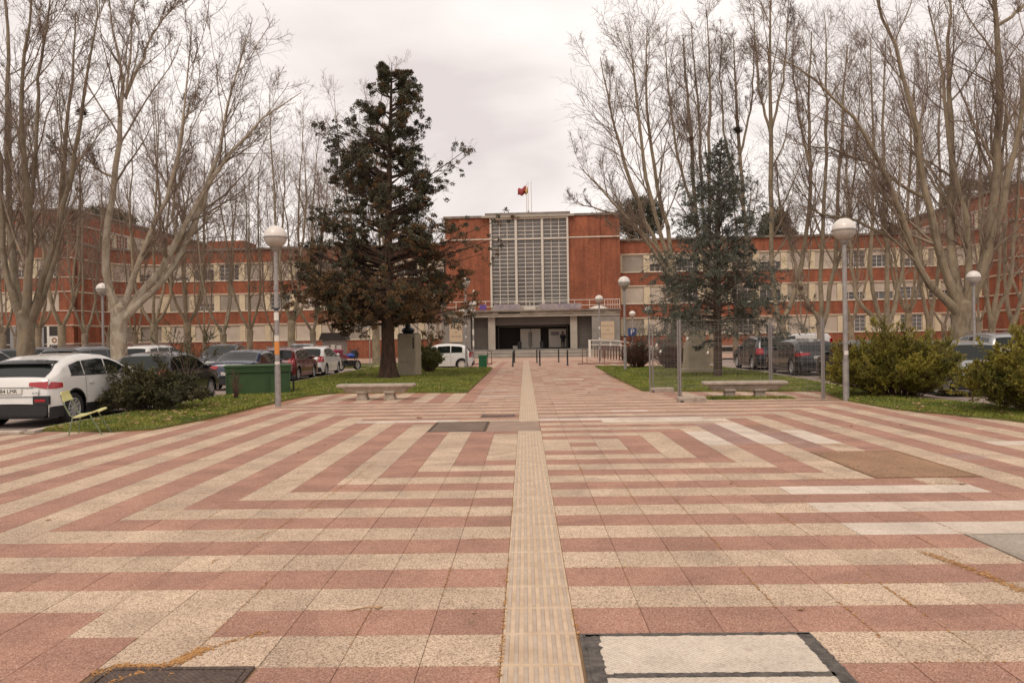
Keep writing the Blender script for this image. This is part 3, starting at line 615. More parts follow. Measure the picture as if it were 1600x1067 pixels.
# four-storey pavilions at both ends, running far back
for sg in (-1, 1):
    x0 = 46.9*sg; xs = sorted((x0, x0+sg*26)); blank = sorted((x0, x0+sg*1.5))
    # front face path and side face path
    if sg < 0: front = [(xs[0], -9), (x0, -9)]; side = [(x0, -9), (x0, 34)]
    else: front = [(x0, -9), (xs[1], -9)]; side = [(x0, 34), (x0, -9)]
    for z0, z1 in ((-.35, 1.74), (3.74, 5.17), (7.24, 8.64), (10.72, 12.15), (14.2, 15.6)):
        b = MB(); strip(b, front, z0, z1, .04); bpart(b, 'brick_band', MT['brick'])
    b = MB(); strip(b, [front[0], front[1]] if False else ([(x0-1.55, -9), (x0, -9)] if sg < 0 else [(x0, -9), (x0+1.0, -9)]), 1.0, 15.0, .036, .5); bpart(b, 'corner_wall', MT['brick'])
    b = MB(); strip(b, side, -.35, 15.6, .0 if sg < 0 else .0, .3); bpart(b, 'side_wall', MT['brick'])
    b = MB(); sp = [(x0, -9.3), (x0, -5)] if sg < 0 else [(x0, -5), (x0, -9.3)]
    for z in (1.74, 3.66, 5.17, 7.16, 8.64, 10.64): strip(b, sp, z, z+.08, .12)
    bpart(b, 'string_course', MT['stringc'])
    b = MB()
    for z in (12.15, 14.12): strip(b, side, z, z+.09, .12)
    bpart(b, 'string_course', MT['stringc'])
    for z in (1.74, 3.66, 5.17, 7.16, 8.64, 10.64, 12.15, 14.12): b = MB(); strip(b, front, z, z+.08, .12); bpart(b, 'string_course', MT['stringc'])
    for s_, t_ in zip(SILLS+(12.24,), WIN_TOPS+(14.1,)):
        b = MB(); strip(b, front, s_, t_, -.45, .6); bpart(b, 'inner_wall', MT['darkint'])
        b = MB(); strip(b, front, t_-.05, t_+.1, .02, .5); bpart(b, 'window_band', MT['render'])
    b = MB(); strip(b, front, 15.6, 15.8, .25, .8); strip(b, side, 15.6, 15.8, .25, .8); bpart(b, 'coping', MT['roofc'])
    b = MB(); b.box(xs[0], xs[1], -8.4, 34, 15.3, 15.5); bpart(b, 'flat_roof', MT['roofc'])
    # windows of the front
    for fl, s_ in enumerate(SILLS+(12.26,)):
        if fl == 0: continue
        for j in range(7):
            u = x0+sg*(2.75+2.95*j) if sg < 0 else x0+1.0+1.25+2.95*j
            st = ('half' if fl == 2 else ('top' if fl == 3 else 'full')) if rr.random() < .6 else state(fl)
            window(u, -8.88, s_+.03, 0, st, True, 'blindg' if fl == 3 else 'blind')
            inst('pier', pier, BLD, (u+sg*1.48, -8.97, s_))
    # windows of the top floor along the side
    for j in range(11):
        v = -3.2+2.95*j; window(x0-sg*.05, v, 12.27, R(90)*(1 if sg < 0 else -1), rr.choice(['half', 'top', 'full', 'open']), True, rr.choice(['blind', 'blindg']))
        b = MB(); b.box(x0-.04, x0+.04, v+1.18, v+1.77, 12.26, 14.1); bpart(b, 'pier', MT['render'])
# ground floor of the left pavilion: grey roller gates, posts, a poster
b = MB()
for j in range(16): b.box(-54.5, -47.9, -9.12+(.012 if j % 2 else 0), -9.06, .0+j*.225, .0+j*.225+.215)
b.box(-58, -54.6, -9.12, -9.06, -.3, 3.6); bpart(b, 'roller_gate', MT['slatdark'])
for u, m_ in ((-54.6, 'whitep'), (-51.9, 'whitep'), (-49.6, 'whitep'), (-47.95, 'stringc'), (-53.2, 'greysign'), (-50.6, 'greysign')):
    b = MB(); b.box(u-.12 if m_ != 'greysign' else u-.55, u+.12 if m_ != 'greysign' else u+.55, -9.2, -9.125, -.3, 3.6); bpart(b, 'gate_post', MT[m_])
b = MB(); b.box(-49.45, -48.35, -9.23, -9.2, 1.7, 2.6); po = bpart(b, 'wall_poster', MT['whitep']); b = MB(); b.lathe([(.12, 0), (.3, 0), (.3, .006), (.12, .006)], 16, Matrix.Translation((-48.9, -9.231, 2.15)) @ YM); bpart(b, 'poster_print', MT['rust'], po)
# right pavilion ground floor
b = MB(); b.box(48.0, 51, -9.12, -9.06, -.3, 3.6); b.box(51.8, 70, -9.12, -9.06, 1.8, 3.6); bpart(b, 'roller_gate', MT['blindg']); b = MB(); b.box(48.6, 50.2, -9.16, -9.12, 2.1, 3.1); bpart(b, 'wall_poster', MT['whitep'])
# low grey plinth, vents along the wings
b = MB(); strip(b, [(9.9, 0), (43.5, 0)], -.35, .55, .10, .02); bpart(b, 'plinth', MT['stonel'])
for j in range(10): b = MB(); b.box(11+3.2*j, 12.6+3.2*j, -.14, -.101, -.1, .35); bpart(b, 'basement_vent', MT['darkint'])

# ---- central block
for a_, c_ in ((-9.05, -7.5), (7.8, 9.9)): b = MB(); b.box(a_, c_, -1.9, 12, 3.5, 14.75); bpart(b, 'brick_wall', MT['brick'])
for a_, c_ in ((-7.5, -4.12), (4.38, 7.8)): b = MB(); b.box(a_, c_, -2.05, 12, 3.5, 14.75); bpart(b, 'brick_wall', MT['brick'])
b = MB(); b.box(-9.05, 9.9, -1.0, 12, -.3, 3.5); bpart(b, 'base_wall', MT['slatdark'])
b = MB(); b.box(-4.12, 4.38, -1.4, 12, 3.5, 14.75); bpart(b, 'stair_hall', MT['darkint'])
for x0, x1, y in ((-9.08, -4.12, -2.12), (4.38, 9.93, -2.12)): b = MB(); b.box(x0, x1, y, -1.7, 12.38, 12.5); bpart(b, 'string_course', MT['stringc'])
for a_, c_ in ((-9.2, -5.0), (5.0, 10.05)): b = MB(); b.box(a_, c_, -2.2, 12.2, 14.75, 15.0); bpart(b, 'coping', MT['roofc'])
b = MB(); b.box(-5.0, 5.0, -2.5, 3, 14.7, 14.93); bpart(b, 'cornice', MT['stonel']); b = MB(); b.box(-4.6, 4.6, -2.4, 3, 14.93, 15.2); bpart(b, 'cornice_top', MT['roofc'])
# stair window: frame, mullions and one pane per opening
SW = empty('stair_window', (0, 0, 0)); SW.parent = BLD
fm = MT['bigframe']; U0, U1, Z0, Z1 = -4.12, 4.38, 5.12, 14.62; tz = 12.38
def swb(x0, x1, y0, y1, z0, z1): b = MB(); b.box(x0, x1, y0, y1, z0, z1); bpart(b, 'mullion', fm, SW)
swb(U0, U0+.2, -2.3, -1.4, Z0-.1, Z1+.1); swb(U1-.2, U1, -2.3, -1.4, Z0-.1, Z1+.1); swb(U0+.2, U1-.2, -2.3, -1.4, Z1-.1, Z1+.1)
c1, c2 = U0+2.83, U1-2.83
for c in (c1, c2): swb(c-.12, c+.12, -2.26, -1.4, Z0-.3, Z1-.1)
swb(U0+.2, U1-.2, -2.22, -1.4, tz-.08, tz+.08)
pn = {}
rows = [(tz+.08+(Z1-.1-tz-.08)*i/5, tz+.08+(Z1-.1-tz-.08)*(i+1)/5) for i in range(5)] + [(Z0+(tz-.08-Z0)*i/17, Z0+(tz-.08-Z0)*(i+1)/17) for i in range(17)]
fb = MB()
for a0, a1 in ((U0+.2, c1-.12), (c1+.12, c2-.12), (c2+.12, U1-.2)):
    for j in range(3):
        x0 = a0+(a1-a0)*j/3; x1 = a0+(a1-a0)*(j+1)/3
        if j: fb.box(x0-.035, x0+.035, -1.98, -1.86, Z0, Z1-.1)
        for (z0, z1) in rows:
            key = (round(x1-x0, 3), round(z1-z0, 3))
            if key not in pn: b = MB(); b.box(-(x1-x0)/2, (x1-x0)/2, -.01, .01, -(z1-z0)/2, (z1-z0)/2); me = b.mesh('pane'); me.materials.append(MT['hallglass']); pn[key] = me
            inst('pane', pn[key], SW, ((x0+x1)/2, -1.8, (z0+z1)/2), (random.gauss(0, .012), 0, random.gauss(0, .008)))
    for (z0, z1) in rows: fb.box(a0, a1, -1.97, -1.85, z0-.032, z0+.032)
bpart(fb, 'glazing_bar', fm, SW)
b = MB(); b.box(-.5, .75, -2.9, -2.2, 4.55, 5.05); bpart(b, 'balcony_box', fm); b = MB(); b.box(U0, U1, -2.2, -1.4, 4.5, 5.1); bpart(b, 'sill_panel', MT['stonel'])
# ---- canopy, pylons, columns
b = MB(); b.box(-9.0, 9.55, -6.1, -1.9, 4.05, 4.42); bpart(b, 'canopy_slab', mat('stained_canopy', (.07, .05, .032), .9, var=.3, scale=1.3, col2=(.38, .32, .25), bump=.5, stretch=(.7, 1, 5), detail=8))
b = MB(); b.box(-9.1, 9.65, -6.25, -5.9, 4.42, 4.56); bpart(b, 'canopy_edge', MT['roofc'])
b = MB(); b.box(-8.95, 9.5, -6.04, -5.6, 3.86, 4.05); bpart(b, 'canopy_lip', MT['stonel'])
b = MB(); b.box(-3.0, -.7, -6.13, -6.1, 4.2, 4.32); bpart(b, 'canopy_gap', MT['darkint'])
for x0, x1 in ((-8.95, -5.9), (6.64, 9.5)):
    b = MB(); b.box(x0, x1, -5.95, -1.0, -.3, 3.86); bpart(b, 'pylon', MT['stone'])
for x in (-4.1, 4.42):
    b = MB(); b.box(x, x+.72, -5.6, -4.9, .5, 3.86); bpart(b, 'column', MT['stonel'])
for a_, c_ in ((-5.9, -4.1), (5.14, 6.64)): b = MB(); b.box(a_, c_, -5.0, -4.9, .5, 3.86); bpart(b, 'slatted_wall', MT['slatdark'])
for j in range(28): a_, c_ = ((-5.86, -4.12), (5.16, 6.62))[j//14]; b = MB(); b.box(a_, c_, -5.06, -5.0, .55+.235*(j % 14), .72+.235*(j % 14)); bpart(b, 'wall_slat', MT['slatlit'])
b = MB(); b.box(-3.38, 4.42, -5.0, -4.9, 3.0, 3.86); bpart(b, 'lintel_panel', MT['slatlit'])
b = MB(); b.box(-3.42, -3.34, -1.6, -1.5, .5, 2.95); b.box(4.1, 4.18, -1.6, -1.5, .5, 2.95); b.box(-3.42, 4.18, -1.6, -1.5, 2.87, 2.95); bpart(b, 'entrance_frame', MT['galv'])
# entrance leaves
for x0, x1 in ((-.98, .07), (.13, 1.2)):
    b = MB(); b.box(x0, x1, -1.72, -1.66, .56, 2.66); d = bpart(b, 'door', MT['door']); b = MB(); hx = x1-.12 if x0 < 0 else x0+.12; b.tube([(hx, -1.78, .75), (hx, -1.78, 2.3)], .035, 6); bpart(b, 'door_handle', MT['black'], d)
b = MB(); b.box(2.1, 4.0, -1.74, -1.68, .62, 2.6); bpart(b, 'notice_panel', MT['door']); b = MB(); b.box(2.35, 3.2, -1.75, -1.741, 1.9, 2.3); bpart(b, 'notice_print', MT['banner'])
b = MB(); b.box(-1.75, -1.2, -2.6, -2.2, .5, .85); bpart(b, 'low_box', MT['door'])
# platform and steps
for i in range(5):
    b = MB(); b.box(-6.0 if i < 4 else -8.95, 6.4 if i < 4 else 9.5, -8.2+.35*i if i < 4 else -6.8, -6.8 if i < 4 else 0, -.3, -.3+.16*(i+1)); bpart(b, 'step', MT['stonel'] if i % 2 else MT['stone'])
b = MB(); b.box(-8.95, -6.0, -8.2, -6.8, -.3, .34); b.box(6.4, 9.5, -7.2, -6.8, -.3, .5); bpart(b, 'step_cheek', MT['stone'])
# plaques with the faculty names
for x, wd_, t3 in ((-7.42, 1.36, 'FILOSOFÍA'), (8.24, 1.36, 'FILOLOGÍA')):
    b = MB(); b.box(x-wd_/2, x+wd_/2, -6.03, -5.95, 1.35, 3.25); pq = bpart(b, 'name_plaque', MT['plaque'])
    for s_, z in (('FACULTAD', 2.78), ('DE', 2.35), (t3, 1.93)): text(s_, .235, pq, (x, -6.034, z), (R(90), 0, 0), MT['letter'])
# handrail over the canopy
b = MB(); 
for z in (4.95, 5.5): b.tube([(-8.9, -6.0, z), (9.5, -6.0, z)], .03, 5)
for j in range(13): b.tube([(-8.9+18.4*j/12, -6.0, 4.5), (-8.9+18.4*j/12, -6.0, 5.5)], .03, 5)
for j in range(6): b.tube([(8.3+.24*j, -6.0, 4.5), (8.3+.24*j, -6.0, 5.5)], .02, 4)
bpart(b, 'canopy_railing', MT['whitep'])
for x0, x1, m_, lab in ((-4.9, -4.2, 'purple', 'small purple banner'), (-3.4, -.7, 'banner', 'faded banner'), (1.3, 3.6, 'banner', 'faded banner'), (3.7, 5.6, 'banner', 'faded banner')):
    b = MB(); n = 10
    for j in range(n): xa = x0+(x1-x0)*j/n; xb = x0+(x1-x0)*(j+1)/n; ya = -6.06+.02*math.sin(j*1.9); yb = -6.06+.02*math.sin((j+1)*1.9); b.add([(xa, ya, 4.62), (xb, yb, 4.62), (xb, yb, 5.2-.06*abs(math.sin(j))), (xa, ya, 5.2-.06*abs(math.sin(j)))], [(0, 1, 2, 3)])
    bpart(b, 'railing_banner', MT[m_])
for x in (-6.4, 7.4):
    b = MB(); b.lathe([(1.0, 4.56), (.8, 4.75), (.4, 4.9), (.01, 4.95)], 12, Matrix.Translation((x, -4.6, 0))); bpart(b, 'skylight_dome', MT['whitep'], smooth=True)
# rooftop things of the central block
b = MB(); b.box(-.95, .1, 1.5, 2.6, 15.2, 15.95); b.box(.25, 1.1, 1.5, 2.6, 15.2, 15.9); 
b = MB(); b.lathe([(.2, 15.2), (.2, 15.5), (.1, 15.6), (.1, 15.75)], 8, Matrix.Translation((.02, 0, 0))); bpart(b, 'pole_base', MT['stonel'])
for j, (x, h) in enumerate(((-.18, 18.7), (.0, 18.9), (.35, 18.9))):
    fp = empty('flagpole', bw(x, 0, 15.2), BT, ['left white flagpole flying the ragged red flag on the roof', 'middle white flagpole with a yellow and red flag on the roof', 'bare right white flagpole on the roof'][j], 'flagpole', 'flagpoles on the roof')
    b = MB(); b.tube([(0, 0, 0), (0, 0, h-15.2)], [.045, .03], 6); b.ball((0, 0, h-15.2), .06, 4); bpart(b, 'pole', MT['whitep'], fp)
def flag(x0, x1, z0, z1, m, label, y):
    b = MB(); n = 12
    for j in range(n):
        a, c = j/n, (j+1)/n; dz = lambda t: -.35*t+.12*math.sin(9*t); yy = lambda t: y+.14*math.sin(8*t)
        xa, xb = x0+(x1-x0)*a, x0+(x1-x0)*c; b.add([(xa, yy(a), z0+dz(a)+.2*a), (xb, yy(c), z0+dz(c)+.2*c), (xb, yy(c), z1+dz(c)), (xa, yy(a), z1+dz(a))], [(0, 1, 2, 3)])
    o = b.build('flag', m, None, True); o.location = (BO.x, BO.y, 0); o.rotation_euler = (0, 0, BT); sm = o.modifiers.new('thickness', 'SOLIDIFY'); sm.thickness = .02; tag(o, label, 'flag')
flag(-.2, -1.15, 17.6, 18.5, MT['flag'], 'ragged red flag blowing left from the roof', 0)
flag(-.02, -.34, 17.7, 18.4, MT['flagy'], 'small yellow flag hanging beside the red one on the roof', .1)
# roof boxes on the wings, seen above the copings
for u, v, w_, d_, h_ in ((-37.5, 6, 4.6, 4, 2.0), (-31, 8, 3.0, 3, 1.4), (14, 8, 4, 4, .9)):
    b = MB(); b.cbox(u-w_/2, u+w_/2, v, v+d_, 12.1, 12.1+h_, .08); bpart(b, 'roof_box', MT['brick'] if u < -36 else MT['roofc'])
# wall lamp / camera on the block
b = MB(); b.box(-6.05, -5.85, -2.3, -2.05, 6.7, 6.95); bpart(b, 'wall_camera', MT['whitep'])
b = MB(); b.box(-5.85, -5.62, -6.0, -5.95, 1.9, 2.15); bpart(b, 'letter_box', MT['black'])

# ---- things at the entrance
def person(loc, rz):
    root = empty('person', loc, rz, 'person in dark clothes standing with back to the plaza by the white notice panel', 'person')
    def skin(name, pts, edges, m, parent, sub=2):
        me = bpy.data.meshes.new(name); me.from_pydata([p[:3] for p in pts], edges, []); o = link(name, me, parent, m)
        md = o.modifiers.new('skin', 'SKIN'); sv_ = me.skin_vertices[0].data
        for i, p in enumerate(pts): sv_[i].radius = (p[3], p[4] if len(p) > 4 else p[3])
        sv_[0].use_root = True; s2 = o.modifiers.new('sub', 'SUBSURF'); s2.levels = sub; s2.render_levels = sub
        bpy.context.view_layer.update(); me2 = bpy.data.meshes.new_from_object(o.evaluated_get(bpy.context.evaluated_depsgraph_get())); o.modifiers.clear(); o.data = me2
        me2.polygons.foreach_set('use_smooth', [True]*len(me2.polygons)); return o
    body = [(0, 0, .95, .11, .08), (0, 0, 1.15, .11, .08), (0, 0.01, 1.38, .12, .08), (0, 0, 1.5, .06), (0, -.01, 1.6, .085, .095), (0, -.01, 1.7, .08, .09),
            (-.2, 0, 1.42, .045), (-.25, .02, 1.15, .035), (-.16, -.16, 1.05, .035), (.2, 0, 1.42, .045), (.25, .02, 1.15, .035), (.17, -.16, 1.07, .035),
            (-.1, 0, .88, .09), (-.11, .01, .48, .06), (-.11, .03, .09, .045), (-.12, -.12, .04, .04), (.1, 0, .88, .09), (.11, .01, .48, .06), (.11, .03, .09, .045), (.13, -.12, .04, .04), (-.1, -.22, 1.08, .025), (.1, -.22, 1.1, .025)]
    ed = [(0, 1), (1, 2), (2, 3), (3, 4), (4, 5), (2, 6), (6, 7), (7, 8), (8, 20), (2, 9), (9, 10), (10, 11), (11, 21), (0, 12), (12, 13), (13, 14), (14, 15), (0, 16), (16, 17), (17, 18), (18, 19)]
    skin('body', body, ed, MT['skin'], root)
    skin('coat', [(0, 0, .85, .19, .15), (0, 0, 1.1, .18, .14), (0, .01, 1.38, .2, .14), (0, 0, 1.5, .08), (-.22, 0, 1.42, .08), (-.27, .02, 1.15, .065), (-.18, -.15, 1.06, .05), (.22, 0, 1.42, .08), (.27, .02, 1.15, .065), (.19, -.15, 1.08, .05)],
         [(0, 1), (1, 2), (2, 3), (2, 4), (4, 5), (5, 6), (2, 7), (7, 8), (8, 9)], MT['cloth'], root)
    skin('trousers', [(0, 0, .93, .15, .12), (-.1, 0, .85, .105), (-.11, .01, .48, .078), (-.11, .02, .1, .065), (.1, 0, .85, .105), (.11, .01, .48, .078), (.11, .02, .1, .065)], [(0, 1), (1, 2), (2, 3), (0, 4), (4, 5), (5, 6)], MT['trouser'], root)
    b = MB(); b.ball((0, .015, 1.71), .102, 8, 1.05); b.build('hair', MT['cloth'], root, True)
p_ = bw(3.62, -2.5, .5); person(p_, BT+math.pi)
for u, lab, nm in ((-.95, 'black rubbish bin left of the entrance doors', 0), (1.45, 'black rubbish bin right of the entrance doors', 0)):
    q = bw(u, -4.2, .5); o = empty('rubbish_bin', q, BT, lab, 'bin', 'bins at the entrance'); b = MB(); b.lathe([(.01, 0), (.2, 0), (.24, .7), (.26, .72), (.26, .78), (.2, .78), (.19, .7), (.01, .68)], 12); b.build('bin_body', MT['black'], o, True)
# ramp with white railing and brown hoops
root = empty('access_ramp', bw(6.4, -8.8, -.3), BT, 'white railed access ramp at the right of the entrance steps', 'ramp')
b = MB(); b.add([(0, 0, 0), (6, 0, 0), (6, 1.5, 0), (0, 1.5, 0), (0, 0, .78), (6, 0, .1), (6, 1.5, .1), (0, 1.5, .78)], [(0, 3, 2, 1), (4, 5, 6, 7), (0, 1, 5, 4), (1, 2, 6, 5), (2, 3, 7, 6), (3, 0, 4, 7)]); b.build('ramp_slope', MT['stonel'], root)
for y in (.05, 1.45):
    b = MB(); b.tube([(-.2, y, 1.65), (2.6, y, 1.55), (6, y, .95)], .045, 6); b.tube([(-.2, y, 1.2), (2.6, y, 1.15), (6, y, .55)], .03, 6)
    for j in range(7): b.tube([(j, y, .7-.1*j), (j, y, 1.62-.1*j)], .035, 5)
    b.build('handrail', MT['whitep'], root)
b = MB(); b.box(-.2, .0, -.1, 1.5, .0, 1.6); b.build('end_panel', MT['whitep'], root)
# ================================================================ vehicles (x forward from the rear bumper, y to the left, z up)
def lerp(tab, x):
    if x <= tab[0][0]: return tab[0][1]
    for (a, b_), (c, d) in zip(tab[:-1], tab[1:]):
        if x <= c: return b_+(d-b_)*(x-a)/(c-a) if c > a else d
    return tab[-1][1]
WHEELS = {}
def wheel_meshes(rad, kind):
    k = (round(rad, 3), kind)
    if k in WHEELS: return WHEELS[k]
    w_ = .21; rr_ = rad*.66
    b = MB(); b.lathe([(rr_, -w_/2+.01), (rad-.03, -w_/2), (rad, -w_/2+.04), (rad+.001, 0), (rad, w_/2-.04), (rad-.03, w_/2), (rr_, w_/2-.01), (rr_, -w_/2+.01)], 28, YM); ty = b.mesh('tyre'); ty.materials.append(MT['rubber'])
    ty.polygons.foreach_set('use_smooth', [True]*len(ty.polygons))
    b = MB(); b.lathe([(rr_+.004, -w_/2+.015), (rr_-.012, -w_/2+.005), (rr_-.02, -w_/2+.03), (rr_-.03, w_/2-.03)], 28, YM)   # rim rim; -y side is made outer by rotation
    b.mi = 1; b.lathe([(rr_-.02, .02), (.01, .02)], 28, YM); b.mi = 0
    n = {'five': 5, 'ten': 10, 'cap': 7}[kind]
    for j in range(n):
        a = 2*math.pi*j/n; M = Matrix.Rotation(a, 4, 'Y'); t = .022 if kind == 'ten' else (.04 if kind == 'five' else .055)
        vs = [Vector(p) for p in ((-t*1.1, .075, .04), (t*1.1, .075, .04), (t*.8, .092, rr_-.012), (-t*.8, .092, rr_-.012), (-t*1.1, .045, .04), (t*1.1, .045, .04), (t*.8, .06, rr_-.012), (-t*.8, .06, rr_-.012))]
        for s in (1,): b.add([M @ v for v in vs], [(0, 1, 2, 3), (4, 7, 6, 5), (0, 4, 5, 1), (1, 5, 6, 2), (2, 6, 7, 3), (3, 7, 4, 0)])
    b.lathe([(.001, -.09), (.055, -.085), (.06, -.04)], 12, YM)
    ri = b.mesh('rim'); ri.materials.append(MT['chrome'] if kind != 'cap' else MT['whitep']); ri.materials.append(MT['black'])
    WHEELS[k] = (ty, ri); return WHEELS[k]
PROF = {
 'hatch': dict(L=4.05, W=1.74, top=[(0, .45), (.03, .62), (.08, .9), (.16, 1.0), (.42, 1.36), (.75, 1.45), (1.4, 1.49), (2.0, 1.46), (2.35, 1.36), (3.0, 1.0), (3.2, .95), (3.7, .84), (3.93, .7), (4.02, .5), (4.05, .38)],
   belt=[(0, .9), (.3, .98), (2.9, .92), (3.6, .82), (4.05, .5)], gh=(.25, 3.05), r=.31, wx=(.62, 3.12), sw=[(.58, 1.22), (1.27, 2.0), (2.05, 2.78)], tail=(.72, 1.0)),
 'suv': dict(L=4.5, W=1.86, top=[(0, .5), (.03, .75), (.06, 1.0), (.1, 1.03), (.46, 1.33), (.66, 1.40), (1.1, 1.49), (1.9, 1.53), (2.4, 1.50), (2.75, 1.40), (3.3, 1.12), (3.5, 1.07), (4.1, .98), (4.38, .84), (4.47, .6), (4.5, .4)],
   belt=[(0, 1.02), (.3, 1.05), (3.2, 1.02), (4.0, .93), (4.5, .55)], gh=(.3, 3.35), r=.35, wx=(.82, 3.56), sw=[(.72, 1.2), (1.24, 2.1), (2.16, 3.02)], tail=(.8, 1.0)),
 'boxsuv': dict(L=4.45, W=1.84, top=[(0, .5), (.03, .75), (.06, 1.0), (.1, 1.08), (.28, 1.5), (.4, 1.6), (1.1, 1.66), (2.1, 1.66), (2.5, 1.58), (3.1, 1.14), (3.35, 1.08), (4.1, .98), (4.34, .84), (4.42, .6), (4.45, .4)],
   belt=[(0, 1.04), (.3, 1.06), (3.1, 1.02), (4.0, .93), (4.45, .55)], gh=(.2, 3.2), r=.35, wx=(.8, 3.5), sw=[(.42, .98), (1.04, 1.92), (1.98, 2.82)], tail=(.8, 1.08)),
 'sedan': dict(L=4.55, W=1.77, top=[(0, .5), (.03, .72), (.07, .93), (.14, 1.0), (.6, 1.05), (.75, 1.07), (1.3, 1.36), (1.7, 1.43), (2.3, 1.45), (2.65, 1.38), (3.25, 1.03), (3.45, .98), (4.1, .86), (4.4, .72), (4.5, .5), (4.55, .38)],
   belt=[(0, .9), (.4, .95), (3.2, .91), (4.0, .82), (4.55, .5)], gh=(.75, 3.3), r=.31, wx=(.9, 3.6), sw=[(1.08, 1.4), (1.45, 2.15), (2.2, 2.98)], tail=(.72, .93)),
 'van': dict(L=4.4, W=1.82, top=[(0, .5), (.03, .8), (.05, 1.2), (.09, 1.7), (.2, 1.8), (1.6, 1.84), (2.6, 1.8), (3.0, 1.68), (3.55, 1.2), (3.8, 1.08), (4.2, .9), (4.36, .65), (4.4, .4)],
   belt=[(0, 1.05), (3.4, 1.03), (4.1, .85), (4.4, .5)], gh=(.1, 3.6), r=.32, wx=(.75, 3.55), sw=[(2.35, 3.15)], tail=(.85, 1.5)),
}
def make_car(kind, body_mat, label, loc, head, glassmat=None, clad=0.0, wheel='five', plate_txt=None, rails=False, detail=True, group='cars parked around the plaza', windows_grey=False, tilt=0):
    P = PROF[kind]; Lc, Wc = P['L'], P['W']; top, belt, rw = P['top'], P['belt'], P['r']; wxs = P['wx']; ra = rw+.055; zs = .22
    root = empty('parked_car', (loc[0], loc[1], gz(loc[1])-.12), head, label, 'van' if kind == 'van' else 'car', group)
    g0, g1 = P['gh']
    def zt(x): return lerp(top, x)
    def zb(x): return min(lerp(belt, x), zt(x)-.02)
    def hw(x):     # plan half width
        e = min(x, Lc-x); f = 1-.17*max(0, 1-e/.42)**2.2; return Wc/2*f
    def W(x, z):
        h = hw(x); b_ = zb(x)
        if z <= b_: t = (z-.2)/max(.1, b_-.2); return h*(.955+.045*math.sin(math.pi*min(1, max(0, t))*.75+.35))
        return h*.985-(z-b_)*.33-.012
    def arch(x):
        z = zs
        for wc in wxs:
            d = abs(x-wc)
            if d < ra: z = max(z, rw+math.sqrt(ra*ra-d*d))
        return z+(.18 if x < .04 or x > Lc-.04 else 0)
    xs = set([round(t[0], 3) for t in top]+[g0, g1])
    for i in range(41): xs.add(round(Lc*i/40, 3))
    for wc in wxs:
        for j in range(-8, 9): xs.add(round(wc+ra*math.sin(j/8*math.pi/2)*.999, 3))
        xs.add(round(wc-ra-.002, 3)); xs.add(round(wc+ra+.002, 3))
    xs = sorted(x for x in xs if 0 <= x <= Lc); xs = [x for i, x in enumerate(xs) if i == 0 or x-xs[i-1] > .004]
    NS, NG, NT = 7, 4, 5
    def ring(x, sgn):
        a = arch(x); b_ = max(a+.02, zb(x)); t = max(b_+.012, zt(x)); pts = []
        for k in range(NS+1): z = a+(b_-a)*k/NS; pts.append((x, sgn*W(x, z), z))
        gh = t-b_
        rr_ = min(.07, gh*.45)
        for k in range(1, NG+1): z = b_+(gh-rr_)*k/NG; pts.append((x, sgn*W(x, z), z))
        yt = W(x, t-rr_)
        for k in range(1, NT+1):
            f = 1-k/NT; y = (yt-.02)*f; c = .03*(1-f*f); dd = rr_*(f**5)*.55
            pts.append((x, sgn*y, t-dd+c*.6))
        return pts
    V = []; F = []; MI = []; nr = NS+NG+NT+1; n = len(xs)
    for sgn in (1, -1):
        base = len(V)
        for x in xs: V += ring(x, sgn)
        for i in range(n-1):
            for k in range(nr-1):
                a = base+i*nr+k; q = (a, a+1, a+nr+1, a+nr) if sgn > 0 else (a, a+nr, a+nr+1, a+1)
                F.append(q); zc = (V[a][2]+V[a+1][2])/2; xm = xs[i]
                near_arch = any(abs(xm-wc) < ra+.05 and k == 0 for wc in wxs)
                MI.append(1 if (k < NS and (zc < clad or (clad and near_arch))) else 0)
    # end faces
    o = link('body', np_mesh('body', V, F, MI), root, [body_mat, MT['black']], True)
    b = MB(); hwid = Wc/2*.8
    b.box(.06, Lc-.06, -Wc/2+.24, Wc/2-.24, .2, .62)
    b.box(wxs[0]+ra, wxs[1]-ra, -Wc/2+.07, Wc/2-.07, .17, .5)
    b.add([(.0, -hwid*1.03, .3), (.0, hwid*1.03, .3), (.0, hwid*1.03, .46), (.0, -hwid*1.03, .46)], [(0, 3, 2, 1)])
    b.box(-.012, .12, -Wc/2*.82, Wc/2*.82, .25, .46)
    b.box(Lc-.1, Lc+.012, -Wc/2*.8, Wc/2*.8, .2, .4)
    b.build('underbody', MT['black'], root)
    gm = glassmat or MT['glass']
    # side surface patch
    def side_patch(name, x0, x1, zlo, zhi, off, m, sgn, nx=8, nz=4, parent=root):
        V = []; F = []
        for i in range(nx+1):
            x = x0+(x1-x0)*i/nx; a = zlo(x) if callable(zlo) else zlo; c = zhi(x) if callable(zhi) else zhi
            for k in range(nz+1): z = a+(c-a)*k/nz; V.append((x, sgn*(W(x, z)+off), z))
        for i in range(nx):
            for k in range(nz): a = i*(nz+1)+k; F.append((a, a+1, a+nz+2, a+nz+1) if sgn > 0 else (a, a+nz+1, a+nz+2, a+1))
        return link(name, np_mesh(name, V, F), parent, m, True)
    def topz(x, y):
        t = zt(x); b_ = zb(x); t = max(b_+.012, t); rr_ = min(.07, (t-b_)*.45); yt = W(x, t-rr_)-.02; f = min(1, abs(y)/max(.01, yt)); return t-rr_*(f**5)*.55+.018*(1-f*f), yt
